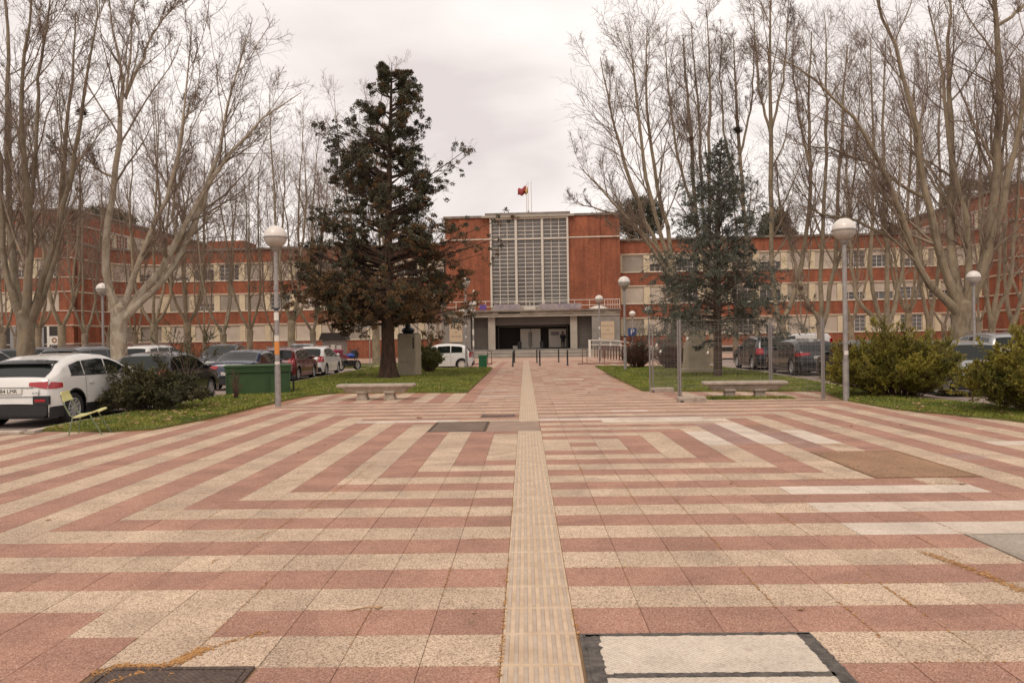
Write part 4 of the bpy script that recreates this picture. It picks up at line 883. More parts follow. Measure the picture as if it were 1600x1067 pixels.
    def top_patch(name, x0, x1, f0, f1, off, m, nx=6, ny=8, parent=root, taper=0):
        V = []; F = []
        for i in range(nx+1):
            x = x0+(x1-x0)*i/nx
            for k in range(ny+1):
                f = f0+(f1-f0)*k/ny; z, yt = topz(x, 0); y = yt*f*(1-taper*(i/nx)); z, _ = topz(x, y)
                s = (topz(min(Lc, x+.02), y)[0]-topz(max(0, x-.02), y)[0])/.04; nl = math.sqrt(1+s*s); V.append((x-s/nl*off, y, z+off/nl))
        for i in range(nx):
            for k in range(ny): a = i*(ny+1)+k; F.append((a, a+ny+1, a+ny+2, a+1))
        return link(name, np_mesh(name, V, F), parent, m, True)
    # windscreen, rear window
    ws = [t for t in top if t[0] > Lc*.45]
    xw0 = g1-.02; xr = max(t[0] for t in top if t[1] > max(v for _, v in top)-.16 and t[0] > Lc*.4)
    top_patch('windscreen', xr+.02, xw0-.03, -.9, .9, .006, gm)
    xb = [t[0] for t in top if t[1] > max(v for _, v in top)-.2][0]; x0r = g0-.02 if kind == 'sedan' else (.13 if kind != 'van' else .055)
    if kind != 'van': rwn = top_patch('rear_window', x0r+(.0), xb, -.84, .84, .006, gm)
    else: rwn = top_patch('rear_window', .045, .088, -.86, .86, .006, gm)
    b = MB()
    for sgn in (1, -1):
        for wi, (x0, x1) in enumerate(P['sw']):
            zlo = lambda x: zb(x)+.035
            def zhi(x):
                r_ = zt(x)-.115
                return max(zb(x)+.05, r_)
            o = side_patch('side_window', x0, x1, zlo, zhi, .006, gm, sgn)
        if P['sw'] and detail: side_patch('window_trim', P['sw'][0][0]-.04, P['sw'][-1][1]+.06, lambda x: zb(x)+.012, lambda x: zb(x)+.035, .008, MT['black'], sgn, 12, 1)
        if detail:
            ds = P['sw'][-2:] if len(P['sw']) > 1 else P['sw']
            for x0, x1 in ds:
                a0 = x0-.02; a1 = x1+.02
                if a0 < wxs[0]+ra+.02: lo = wxs[0]+ra+.02
                else: lo = a0
                d = side_patch('door', lo, min(a1, wxs[1]-ra-.03), max(clad, .34)+.02, lambda x: zb(x)-.004, .004, body_mat, sgn, 8, 5)
                hb = MB(); hx = a0+.14; y = sgn*(W(hx, .8)+.012); hb.box(hx-.0, hx+.17, min(y, y+sgn*.03), max(y, y+sgn*.03), zb(hx)-.16, zb(hx)-.125); hb.build('handle', body_mat, d)
                side_patch('door_gap', lo-.014, lo-.004, max(clad, .34), lambda x: zb(x), .002, MT['black'], sgn, 1, 4)
            side_patch('door_gap', min(P['sw'][-1][1]+.025, wxs[1]-ra-.02), min(P['sw'][-1][1]+.035, wxs[1]-ra-.01), max(clad, .34), lambda x: zb(x), .002, MT['black'], sgn, 1, 4)
        # mirrors
        mx = P['sw'][-1][1]-.02; z = zb(mx)+.1; y = sgn*(W(mx, z)+.1)
        mb = MB(); mb.ball((mx, y, z), .095, 6, .75); mb.tube([(mx, sgn*W(mx, z), z-.05), (mx, y, z-.03)], .025, 5); mo = mb.build('wing_mirror', body_mat if not windows_grey else MT['black'], root, True)
        # tail lamps: side wrap and rear face
        ta, tb = P['tail']
        if kind in ('sedan', 'suv'): 
            side_patch('tail_lamp', .05, .36 if kind == 'suv' else .26, lambda x: ta+.02+.12*max(0, (x-.2)), lambda x: tb-.02-x*.12, .009, MT['redlamp'], sgn, 4, 2)
            lb = MB(); lx = hw(0)*.96; b_ = [(-.014, sgn*lx*1.0, ta+.02), (-.014, sgn*lx*1.0, tb-.02), (.02, sgn*lx*.45, tb-.05), (.02, sgn*lx*.45, tb-.1)]; lb.add(b_, [(0, 1, 2, 3)])
            x_ = .0; q = []
            lb = MB()
            for k in range(6): f = 1-.5*k/5; hh = (tb-ta-.04)*(1-.55*k/5); zc = ta+.02+(tb-ta-.04)*(.5+.15*k/5); q.append((f*1.03, zc-hh/2, zc+hh/2))
            vs = []
            for f, z0, z1 in q:
                for z in (z0, z1): xx = next((t[0] for t in [(xi, zt(xi)) for xi in np.linspace(0, .5, 101)] if t[1] >= z), .1); vs.append((xx-.022, sgn*hw(xx)*.965*f, z))
            lb.add(vs, [(2*k, 2*k+1, 2*k+3, 2*k+2) for k in range(5)]); lb.build('tail_lamp_inner', MT['redlamp'], root)
        else:
            side_patch('tail_lamp', .05, .2, ta, tb, .008, MT['redlamp'], sgn, 3, 3)
            vs = []
            for k in range(5):
                z = ta+(tb-ta)*k/4; xx = next((xi for xi in np.linspace(0, .5, 101) if zt(xi) >= z), .1)
                for f in (.70, 1.02): vs.append((xx-.02, sgn*hw(xx)*f, z))
            lb = MB(); lb.add(vs, [(2*k, 2*k+1, 2*k+3, 2*k+2) for k in range(4)]); lb.build('tail_lamp_inner', MT['redlamp'], root)
        side_patch('headlamp', Lc-.42, Lc-.06, lambda x: .6+(.02), lambda x: min(zb(x), .76), .008, MT['clearlamp'], sgn, 4, 2)
    # front lamps and grille
    gb = MB(); gb.box(Lc-.09, Lc+.008, -.42, .42, .42, .66); gb.build('grille', MT['black'], root)
    pb = MB(); pz = .6 if kind in ('hatch', 'boxsuv', 'van') else (.78 if kind == 'suv' else .62)
    xx = next((xi for xi in np.linspace(0, .5, 101) if zt(xi) >= pz), .02); pb.box(xx-.045, xx-.005, -.26, .26, pz-.055, pz+.055); po = pb.build('number_plate', MT['plate'], root)
    if plate_txt: text(plate_txt, .115, po, (xx-.047, 0, pz-.003), (R(90), 0, R(-90)), MT['ink'])
    pb = MB(); pb.box(Lc+.008, Lc+.02, -.26, .26, .38, .49); pb.build('number_plate', MT['plate'], root)
    if rails:
        for sgn in (1, -1): rb = MB(); rb.tube([(g0+.5, sgn*Wc*.36, zt(1.0)+.0), (g0+.6, sgn*Wc*.36, zt(1.2)+.06), (g1-1.0, sgn*Wc*.36, zt(2.2)+.06), (g1-.85, sgn*Wc*.36, zt(2.3)+.0)], .018, 6); rb.build('roof_rail', MT['galv'], root)
    ty, ri = wheel_meshes(rw, wheel)
    for wc in wxs:
        for sgn in (1, -1):
            wv = inst('wheel', ty, root, (wc, sgn*(Wc/2-.125), rw), (0, random.uniform(0, 6), 0) if sgn > 0 else (0, random.uniform(0, 6), math.pi)); inst('rim', ri, wv)
    ab = MB()
    for wc in wxs:
        for sgn in (1, -1):
            y0, y1 = sorted((sgn*(Wc/2-.32), sgn*(Wc/2-.05)))
            for j in range(12):
                a0, a1 = math.pi*j/12, math.pi*(j+1)/12; r2 = ra+.006
                ab.add([(wc+r2*math.cos(a0), y0, rw+r2*math.sin(a0)), (wc+r2*math.cos(a1), y0, rw+r2*math.sin(a1)), (wc+r2*math.cos(a1), y1, rw+r2*math.sin(a1)), (wc+r2*math.cos(a0), y1, rw+r2*math.sin(a0))], [(0, 1, 2, 3)])
            yy = sgn*(Wc/2-.32); ab.add([(wc-ra, yy, .2), (wc+ra, yy, .2), (wc+ra, yy, rw+ra), (wc-ra, yy, rw+ra)], [(0, 1, 2, 3)])
    ab.build('wheel_well', MT['black'], root)
    return root
white = paint('white_car_paint', (.70, .68, .64)); dblue = paint('navy_car_paint', (.012, .018, .045)); blackp = paint('black_car_paint', (.008, .008, .009)); redp = paint('dark_red_car_paint', (.15, .018, .018)); greyp = paint('grey_car_paint', (.085, .082, .08), .3, .3)
silver = paint('silver_car_paint', (.33, .33, .33), .3, .5); dgrey = paint('charcoal_car_paint', (.03, .03, .034), .3, .3)
UP = R(90)
suv = make_car('suv', white, 'white coupe style crossover parked with its rear to the abandoned chair', (-10.78, 15.85), UP, clad=.42, wheel='ten', plate_txt='84 LMR')
b = MB(); 
for sgn in (1, -1): b.box(-.03, .03, *sorted((sgn*.52, sgn*.86)), .5, .68)
b.build('bumper_vent', MT['black'], suv)
b = MB()
for sgn in (1, -1): b.box(-.035, -.028, *sorted((sgn*.56, sgn*.78)), .56, .61)
b.build('rear_reflector', MT['redlamp'], suv)
b = MB(); b.box(-.02, .1, -.8, .8, .28, .5); b.build('rear_bumper_cladding', MT['black'], suv)
b = MB(); b.tube([(.2, .35, 1.13), (.19, -.25, 1.11)], .014, 5); b.build('rear_wiper', MT['black'], suv)
b = MB(); b.add([(.95, -.03, 1.575), (1.15, -.03, 1.575), (1.15, .03, 1.575), (.95, .03, 1.575), (.96, -.005, 1.64), (1.03, -.005, 1.64), (1.03, .005, 1.64), (.96, .005, 1.64)], [(0, 1, 5, 4), (1, 2, 6, 5), (2, 3, 7, 6), (3, 0, 4, 7), (4, 5, 6, 7)]); b.build('roof_antenna', MT['black'], suv)
def rear_strip(name, y0, y1, z0, z1, m, off=.006, sh=None):
    top = PROF['suv']['top']; V = []; F = []; n = 8
    for i in range(n+1):
        y = y0+(y1-y0)*i/n
        for z in (z0, z1): x = next((xi for xi in np.linspace(0, .6, 241) if lerp(top, xi) >= z), .1); V.append((x-off-.018, y, z))
    F = [(2*i, 2*i+1, 2*i+3, 2*i+2) for i in range(n)]; b = MB(); b.add(V, F); return b.build(name, m, suv)
rear_strip('tailgate_gap', -.62, .62, .655, .668, MT['black'])
for sgn in (1, -1): rear_strip('tailgate_gap', sgn*.62, sgn*.632, .66, .82, MT['black']); rear_strip('tailgate_gap', sgn*.80, sgn*.81, .98, 1.03, MT['black'])
rear_strip('lamp_line', -.5, .5, .845, .86, MT['black'])
b = MB(); b.box(.36, .5, -.62, .62, 1.335, 1.352); b.build('spoiler_lip', MT['black'], suv)
text('35 TDI', .055, suv, (.012, -.55, .74), (R(90), 0, R(-90)), MT['chrome'], 'badge')
make_car('hatch', blackp, 'black hatchback half hidden behind the dark juniper bush', (-10.85, 21.3), UP+R(1), wheel='ten')
make_car('sedan', dblue, 'navy blue saloon parked behind the green container', (-10.7, 27.5), UP, plate_txt='6159 CVR', wheel='five')
make_car('hatch', redp, 'dark red estate parked beyond the green container', (-10.9, 33.3), UP, plate_txt='3027 DKZ', rails=True, wheel='five')
make_car('hatch', white, 'white hatchback with red tail lamp parked in front of the dark red car', (-10.85, 37.9), UP, wheel='five', plate_txt='1742 HJF')
make_car('hatch', white, 'white small hatchback seen from the side beside the bush and lamp post', (-3.0, 44.6), R(180), wheel='cap')
make_car('boxsuv', greyp, 'grey estate with roof rails behind the roof of the white crossover', (-17.1, 27.5), UP+R(-8), rails=True)
make_car('boxsuv', white, 'white sport utility car with black rear window left of the juniper bush top', (-19.4, 37.5), UP+R(-10), rails=True)
make_car('boxsuv', dgrey, 'charcoal estate with chrome window line facing the plaza behind the black hatchback', (-16.5, 43.2), -UP+R(8), rails=True)
make_car('hatch', dgrey, 'dark small car behind the roof of the navy saloon', (-14.6, 46.5), -UP+R(8))
make_car('boxsuv', silver, 'silver car whose roof shows above the dark red estate', (-14.2, 50), -UP+R(6), rails=True)
make_car('boxsuv', silver, 'pale silver estate at the left edge behind the white crossover', (-21.0, 26.5), UP+R(-10), rails=True)
make_car('hatch', dblue, 'dark blue car cut by the left edge of the photo', (-19.6, 22.4), UP+R(-8))
make_car('boxsuv', blackp, 'black tall car beside the base of the leftmost big tree', (-22.6, 33), UP+R(-8))
# right hand car park
make_car('boxsuv', dgrey, 'dark sport utility car parked right of the blue green cedar trunk', (12.05, 37.2), UP, rails=True, plate_txt='9406 KFN', wheel='ten')
make_car('suv', blackp, 'black crossover with pale number plate seen through the mesh fence', (12.1, 31.7), UP, plate_txt='5281 LCB', wheel='five')
make_car('hatch', dgrey, 'dark hatchback half hidden by the right fence post and lamp post', (12.2, 26.4), UP)
make_car('van', white, 'white small van parked behind the black crossover', (19.6, 50), R(180))
make_car('hatch', silver, 'silver grey hatchback seen in the gap between the two large bushes', (11.95, 20.4), UP+R(-2), plate_txt='7730 GTD')
make_car('boxsuv', silver, 'silver estate with black roof line behind the left large bush', (17.4, 27.4), UP+R(-4), rails=True)
make_car('hatch', white, 'white car glinting above the right large bush', (15.6, 21.2), UP+R(-3))
make_car('hatch', greyp, 'grey car beyond the big tree at the right edge', (24.4, 33), UP+R(-5))

# motorcycle
mo = empty('motorcycle', (-10.4, 45.2, -.12), R(62), 'dark red and blue motorcycle leaning on its stand beside the white hatchback', 'motorcycle')
b = MB(); b.lathe([(.2, -.06), (.28, -.07), (.3, 0), (.28, .07), (.2, .06), (.2, -.06)], 18, Matrix.Translation((0, 0, .3)) @ YM); tyre = b.mesh('wheel'); tyre.materials.append(MT['rubber'])
b = MB(); b.lathe([(.2, -.04), (.18, -.04), (.18, .04), (.2, .04)], 18, YM)
for j in range(6): M = Matrix.Rotation(j*math.pi/3, 4, 'Y'); b.box(-.012, .012, -.02, .02, 0, .19, M)
rimm = b.mesh('rim'); rimm.materials.append(MT['chrome'])
for x in (-.72, .72): wv = inst('wheel', tyre, mo, (x, 0, 0)); inst('rim', rimm, wv, (0, 0, .3))
b = MB(); b.tube([(.72, .09, .3), (.5, .09, .95)], .028, 6); b.tube([(.72, -.09, .3), (.5, -.09, .95)], .028, 6); b.build('fork', MT['chrome'], mo)
b = MB(); b.box(-.28, .28, -.17, .17, .25, .6); b.lathe([(.14, -.2), (.16, 0), (.14, .2)], 12, Matrix.Translation((0, 0, .42)) @ YM); b.tube([(-.3, -.14, .3), (-.85, -.19, .42)], .06, 8); b.tube([(-.72, .05, .3), (-.2, .05, .5)], .04, 6); b.build('engine', MT['motor'], mo)
b = MB(); b.ball((.15, 0, .86), .26, 7, .6); b.build('fuel_tank', MT['mblue'], mo, True)
b = MB(); b.prism([(-.15, .72), (-.2, .84), (-.75, .98), (-1.0, 1.06), (-.98, .92), (-.5, .7)], -.15, .15, Matrix.Rotation(R(90), 4, 'X')); b.build('seat', MT['mred'], mo)
b = MB(); b.cbox(-1.15, -.72, -.2, .2, 1.0, 1.28, .06); b.build('top_case', MT['mred'], mo)
b = MB(); b.prism([(.35, .7), (.62, .72), (.72, .95), (.5, 1.22), (.38, 1.2), (.36, .95)], -.16, .16, Matrix.Rotation(R(90), 4, 'X')); b.build('fairing', MT['black'], mo)
b = MB(); b.tube([(.42, -.36, 1.08), (.5, 0, 1.02), (.42, .36, 1.08)], .02, 6); 
for s in (1, -1): b.tube([(.42, s*.3, 1.08), (.46, s*.32, 1.25)], .01, 4); b.ball((.46, s*.32, 1.28), .05, 4)
b.build('handlebar', MT['black'], mo)
b = MB(); b.box(-1.02, -1.0, -.09, .09, .55, .72); b.build('number_plate', MT['plate'], mo)
# ================================================================ street furniture
def lamp(x, y, h, gr, label, stickers=False, lean=0):
    root = empty('street_lamp', (x, y, gz(y)), 0, label, 'street lamp', 'globe street lamps of the plaza')
    zg = h-gr*.95
    b = MB(); s_ = gr/.28; b.tube([(0, 0, 0), (0, 0, 1.0)], [.075*s_, .072*s_], 12); b.tube([(0, 0, 1.0), (0, 0, zg-gr*.98)], [.06*s_, .05*s_], 12); b.build('pole', MT['galv'], root, True)
    b = MB(); b.lathe([(.05*s_, zg-gr*1.3), (.075*s_, zg-gr*1.25), (.11*s_, zg-gr*1.02), (.13*s_, zg-gr*.9)], 14); b.build('collar', MT['galv'], root, True)
    T = Matrix.Translation((0, 0, zg))
    b = MB(); b.lathe([(gr*math.cos(a), gr*math.sin(a)) for a in [R(q) for q in range(-5, 91, 8)]], 24, T); b.build('globe_cap', MT['globe'], root, True)
    b = MB(); b.lathe([(gr*.985*math.cos(a), gr*.985*math.sin(a)) for a in [R(q) for q in range(-66, -4, 6)]], 24, T); b.build('diffuser', MT['globelow'], root, True)
    b = MB(); b.lathe([(gr*1.0, -.03), (gr*1.025, -.02), (gr*1.025, .0), (gr*1.0, .01)], 24, T); b.build('globe_rim', MT['galv'], root)
    if stickers:
        for z0, z1, m, a in stickers:
            b = MB(); r_ = (.0745 if z1 < 1 else .0665)*s_; a0 = R(a)
            for j in range(6): p, q = a0-1.15+2.3*j/6, a0-1.15+2.3*(j+1)/6; b.add([(r_*math.cos(p), r_*math.sin(p), z0), (r_*math.cos(q), r_*math.sin(q), z0), (r_*math.cos(q), r_*math.sin(q), z1), (r_*math.cos(p), r_*math.sin(p), z1)], [(0, 1, 2, 3)])
            b.build('sticker', MT[m], root)
    return root
lamp(-6.19, 19.1, 4.5, .285, 'tall grey lamp post with orange and white stickers on the left of the paving', [(1.3, 1.62, 'orange', -90), (1.63, 1.78, 'whitep', -90), (2.15, 2.35, 'whitep', -95), (2.4, 2.46, 'ink', -90), (1.05, 1.13, 'globe', -85), (2.9, 3.0, 'greysign', -90)])
lamp(7.66, 18.5, 4.35, .275, 'tall grey lamp post in front of the right large bush', [(1.1, 1.2, 'globe', -70)])
lamp(-3.3, 43.1, 5.05, .27, 'lamp post beside the white small hatchback, globe behind conifer leaves', [(1.7, 1.8, 'globe', -90), (2.3, 2.4, 'whitep', -90), (2.7, 2.75, 'ink', -80)])
lamp(4.79, 36.9, 4.5, .29, 'grey lamp post on the near left corner of the right lawn', [(1.6, 1.68, 'ink', -90)])
lamp(5.4, 55.6, 4.75, .3, 'lamp post by the ramp in front of the right stone plaque', [(1.5, 1.7, 'whitep', -90), (2.3, 2.5, 'whitep', -90)])
lamp(-3.6, 53.7, 4.35, .28, 'thin white speckled lamp post left of the entrance columns', [(1.2, 1.6, 'whitep', -90), (2.0, 2.4, 'whitep', -90)])
q = at(160, 451, 36); lamp(q.x, 36, q.z+.25, .28, 'lamp post among the parked cars on the left')
q = at(1521, 433, 28); lamp(q.x, 28, q.z+.22, .24, 'lamp post among the parked cars on the right')
for px, py, Y, lab in ((652, 489, 72, 'small distant globe lamp left of the pair over the bush'), (669, 496, 76, 'small distant globe lamp right of the pair over the bush'), (988, 491, 70, 'small distant globe lamp above the blue parking sign'), (1013, 485, 60, 'distant globe lamp behind the cedar twigs')):
    q = at(px, py, Y); lamp(q.x, Y, q.z-gz(Y)+.3, .3, lab)
# benches
def bench(x, y, a, label):
    root = empty('concrete_bench', (x, y, 0), a, label, 'bench', 'concrete benches of the plaza')
    b = MB(); prof = []
    hx, hy = 1.06, .27
    def rrect(hx, hy, r_, n=5):
        o = []
        for cx, cy, a0 in ((hx-r_, hy-r_, 0), (-hx+r_, hy-r_, 90), (-hx+r_, -hy+r_, 180), (hx-r_, -hy+r_, 270)):
            for j in range(n+1): t = R(a0+90*j/n); o.append((cx+r_*math.cos(t), cy+r_*math.sin(t)))
        return o
    def loft(b, secs):
        n = len(secs[0][0]); vs = []; fs = []
        for s_, z in secs: vs += [(p[0], p[1], z) for p in s_]
        for i in range(len(secs)-1):
            for k in range(n): fs.append((i*n+k, i*n+(k+1) % n, (i+1)*n+(k+1) % n, (i+1)*n+k))
        fs.append(tuple(range(n))[::-1]); fs.append(tuple((len(secs)-1)*n+k for k in range(n))); b.add(vs, fs)
    loft(b, [(rrect(hx-.035, hy-.035, .05), .34), (rrect(hx-.005, hy-.005, .06), .36), (rrect(hx, hy, .06), .385), (rrect(hx-.005, hy-.005, .06), .41), (rrect(hx-.03, hy-.03, .05), .43)])
    b.build('seat', MT['concrete'], root, True)
    b = MB(); loft(b, [(rrect(hx-.26, hy-.12, .03), .2), (rrect(hx-.16, hy-.07, .03), .3), (rrect(hx-.12, hy-.05, .04), .34)]); b.build('seat_beam', MT['concrete'], root, True)
    for sx in (-.38, .38):
        b = MB(); loft(b, [(rrect(.15, .17, .02), 0), (rrect(.15, .17, .02), .05), (rrect(.125, .14, .03), .07), (rrect(.125, .14, .03), .16), (rrect(.16, .19, .05), .19), (rrect(.16, .19, .05), .25)]); o = b.build('leg', MT['concrete'], root, True); o.location = (sx, 0, 0)
    return root
bench(-4.08, 20.95, R(-3), 'pale concrete bench in front of the dark conifer on the left')
bench(5.62, 19.85, R(-3), 'weathered concrete bench behind the mesh fence on the right')
V, F = blades(2600, [(4.6, 19.35), (6.7, 19.25), (6.7, 19.75), (4.6, 19.85)], 60, .03, .10, 0); tag(link('weeds', np_mesh('weeds', V, F), None, MT['grass']), 'green weeds growing along the feet of the right bench', 'weeds', kind='stuff')
# bollards
b = MB(); b.lathe([(.075, 0), (.075, .03), (.05, .05), (.045, .78), (.055, .79), (.055, .83), (.045, .84), (.045, .9), (.03, .94), (.001, .95)], 10); bm_ = b.mesh('bollard'); bm_.materials.append(MT['black']); bm_.polygons.foreach_set('use_smooth', [True]*len(bm_.polygons))
for (x, y), lab in zip(((-.72, 44.08), (.86, 45.3), (2.47, 44.9), (-.75, 53.9), (.81, 53.2), (2.35, 53.9)), ('leaning black bollard, left of the near row', 'black bollard, middle of the near row', 'black bollard, right of the near row', 'black bollard, left of the far row', 'black bollard, middle of the far row', 'black bollard, right of the far row')):
    o = inst('bollard', bm_, None, (x, y, gz(y)), (random.gauss(0, .015), .06 if 'leaning' in lab else 0, 0)); tag(o, lab, 'bollard', 'black bollards across the walkway')
def hoop(x, y, a, wd_, h, label, n=1, m='brownrail', gap=.0, name='bike_hoop'):
    root = empty(name, (x, y, gz(y)), a, label, 'railing')
    for j in range(n):
        b = MB(); x0 = j*gap; b.tube([(x0, 0, 0), (x0, 0, h-.08), (x0+.06, 0, h), (x0+wd_-.06, 0, h), (x0+wd_, 0, h-.08), (x0+wd_, 0, 0)], .022, 6); b.build('hoop', MT[m], root)
    return root
q = on(762, 568); hoop(q.x, q.y, 0, .26, .9, 'single brown metal hoop right of the green litter bin')
q = on(910, 566); hoop(q.x, q.y, 0, .3, .9, 'single brown metal hoop left of the ramp railings')
q = on(937, 566); hoop(q.x, q.y, 0, .3, .9, 'single brown metal hoop behind the right lawn lamp post')
root = empty('bike_rack', (5.75, 54.5, gz(54)), 0, 'row of brown bicycle hoops by the ramp', 'bicycle rack')
for j in range(13): b = MB(); y0 = 9-.75*j; b.tube([(0, y0, 0), (0, y0, .95), (.25, y0, 1.0), (.5, y0, .95), (.5, y0, 0)], .03, 5); o = b.build('hoop', MT['brownrail'], root); o.location = (.13*j, 0, 0)
for x0, x1, lab in ((701, 768, 'low brown ground rail left of the bollards'), (903, 985, 'low brown ground rail right of the bollards')):
    p, q = on(x0, 569), on(x1, 569); b = MB(); b.tube([(p.x, p.y, gz(p.y)+.05), (q.x, p.y, gz(p.y)+.05)], .03, 6); tag(b.build('ground_rail', MT['brownrail']), lab, 'railing')
# green litter bin
root = empty('litter_bin', (-2.35, 42.75, 0), 0, 'bright green plastic litter bin at the corner of the left lawn', 'bin')
b = MB(); b.cbox(-.22, .22, -.2, .2, 0, .62, .03); b.build('bin_body', MT['greenbin'], root); b = MB(); b.prism([(-.25, .6), (.25, .6), (.34, .78), (.2, .72), (-.24, .72)], -.22, .22, Matrix.Rotation(R(90), 4, 'X')); b.build('lid', MT['greenbin'], root)
# green container on the left lawn
root = empty('green_container', (-8.3, 23.8, .03), R(17), 'long low green metal container standing on the left lawn', 'container')
b = MB(); b.box(-.92, .92, -.45, .45, 0, .78); b.build('tank', MT['green'], root)
for z in (.8, .87, .94): b = MB(); b.cbox(-.97, .97, -.5, .5, z, z+.055, .015); b.build('rim_fold', MT['green'], root)
b = MB(); b.cbox(-.99, .99, -.52, .52, 1.0, 1.06, .02); b.build('lid', MT['green'], root)
for x in (-.92, .3, .92): b = MB(); b.box(x-.02, x+.02, -.475, -.45, .02, .79); b.build('rib', MT['green'], root)
b = MB(); b.box(.95, 1.12, -.3, .1, .5, .62); b.box(1.0, 1.06, -.2, -.1, .1, .5); b.build('bracket', MT['black'], root)
root.scale = (1, 1, .84)
# abandoned school chair
p = on(107, 680); root = empty('school_chair', (p.x+.30, p.y+.16, 0), R(8), 'abandoned yellow green school chair tipped back at the lawn corner on the left', 'chair')
def panel(pts0, pts1, th, m, name):   # curved plate between two rows of points
    b = MB(); n = len(pts0)
    A = [Vector(q) for q in pts0]; B_ = [Vector(q) for q in pts1]; nn = [((B_[i]-A[i]).cross(A[min(i+1, n-1)]-A[max(i-1, 0)])).normalized()*th for i in range(n)]
    vs = A+B_+[A[i]+nn[i] for i in range(n)]+[B_[i]+nn[i] for i in range(n)]; fs = []
    for i in range(n-1): fs += [(i, i+1, n+i+1, n+i), (2*n+i, 3*n+i, 3*n+i+1, 2*n+i+1), (i, 2*n+i, 2*n+i+1, i+1), (n+i, n+i+1, 3*n+i+1, 3*n+i)]
    fs += [(0, n, 3*n, 2*n), (n-1, 3*n-1, 4*n-1, 2*n-1)]; b.add(vs, fs); return b.build(name, m, root, True)
s0 = [(-.22, -.18, .33), (-.12, -.19, .335), (.0, -.2, .37), (.12, -.2, .42), (.2, -.19, .44), (.235, -.17, .42)]
panel(s0, [(x, -y, z+.03) for x, y, z in s0], .022, MT['chairy'], 'seat')
s1 = [(-.37, -.18, .60), (-.40, -.18, .66), (-.425, -.17, .72), (-.43, -.15, .77)]
panel(s1, [(x, -y, z+.02) for x, y, z in s1], .02, MT['chairy'], 'backrest')
for s_ in (-1, 1):
    dz = .0 if s_ < 0 else .03
    b = MB(); b.tube([(-.42, s_*.17, .73+dz), (-.36, s_*.17, .55+dz), (-.27, s_*.17, .36+dz), (-.2, s_*.17, .32+dz), (.02, s_*.17, .36+dz), (.16, s_*.17, .41+dz)], .012, 7); b.build('frame_tube', MT['chairg'], root, True)
    b = MB(); b.tube([(-.22, s_*.17, .33+dz), (-.28, s_*.2, .0)], .012, 7); b.build('leg', MT['chairg'], root, True)
    b = MB(); b.tube([(.06, s_*.17, .38+dz), (.28, s_*.2, .0)], .012, 7); b.build('leg', MT['chairg'], root, True)
b = MB(); b.tube([(.05, -.17, .37), (.05, .17, .4)], .01, 6); b.build('cross_bar', MT['chairg'], root)
# mesh fence panels on concrete feet
FEN = empty('mesh_fence', (0, 0, 0), 0, 'zinc mesh site fence on concrete feet around the right bench', 'fence')
def mesh_panel(p0, p1, h, label, grp='mesh site fence panels'):
    a = math.atan2(p1[1]-p0[1], p1[0]-p0[0]); L_ = math.hypot(p1[0]-p0[0], p1[1]-p0[1])
    root = empty('fence_panel', (p0[0], p0[1], 0), a); root.parent = FEN; root['label'] = label
    for x in (.04, L_-.04): b = MB(); b.tube([(x, 0, .06), (x, 0, h)], .024, 8); b.build('post', MT['fence'], root, True)
    nx = int(L_/.10)
    for i in range(nx): x = .08+(L_-.16)*i/nx; b = MB(); b.box(x-.001, x+.001, -.001, .001, .16, h-.04); b.build('vertical_wire', MT['fence'], root)
    zz = [.16+(h-.2)*i/9 for i in range(10)]; zz += [zz[-2]+.05, zz[-4]+.05, zz[2]+.05, zz[0]+.05]
    for z in zz: b = MB(); b.box(.05, L_-.05, -.0016, .0016, z-.0016, z+.0016); b.build('horizontal_wire', MT['fence'], root)
    return root
def foot(x, y, a, label):
    b = MB(); b.cbox(-.34, .34, -.11, .11, 0, .13, .03); root = b.build('fence_foot', MT['concrete'], FEN); root.location = (x, y, 0); root.rotation_euler = (0, 0, a)
    b = MB(); b.box(-.30, -.22, -.112, -.1105, .0, .04); b.build('notch', MT['black'], root)
A_, B_, C_, D_ = (3.62, 22.45), (3.76, 18.9), (7.08, 18.35), (6.95, 21.85)
mesh_panel(B_, C_, 2.02, 'long mesh fence panel in front of the right bench')
mesh_panel(A_, B_, 2.0, 'mesh fence panel seen edge on left of the right bench')
mesh_panel((3.7, 22.6), D_, 1.98, 'mesh fence panel behind the right bench')
mesh_panel(D_, (7.16, 18.5), 1.98, 'mesh fence panel seen edge on by the right lamp post')
foot(3.95, 22.35, R(-4), 'concrete fence foot on the lawn corner'); foot(4.05, 18.85, R(3), 'concrete fence foot under the middle fence post')
for i, (px, py, x, y, z) in enumerate(((1024, 541, 3.72, 20.0, 0), (1030, 551, 3.7, 20.3, 0), (1072, 531, 0, 0, 0), (1104, 553, 0, 0, 0))):
    q = at(px, py, 19.0 if i > 1 else 20.2); b = MB(); b.prism([(0, 0), (.05, .01), (.06, .06), (.02, .08)], 0, .01, Matrix.Translation(q) @ Matrix.Rotation(R(90), 4, 'X')); tag(b.build('paper_scrap', MT['whitep']), ['white paper scrap caught high in the left fence mesh', 'white paper scrap caught lower in the left fence mesh', 'white tag tied near the top of the long fence panel', 'white tag hanging on the fence before the pale pedestal'][i], 'paper')
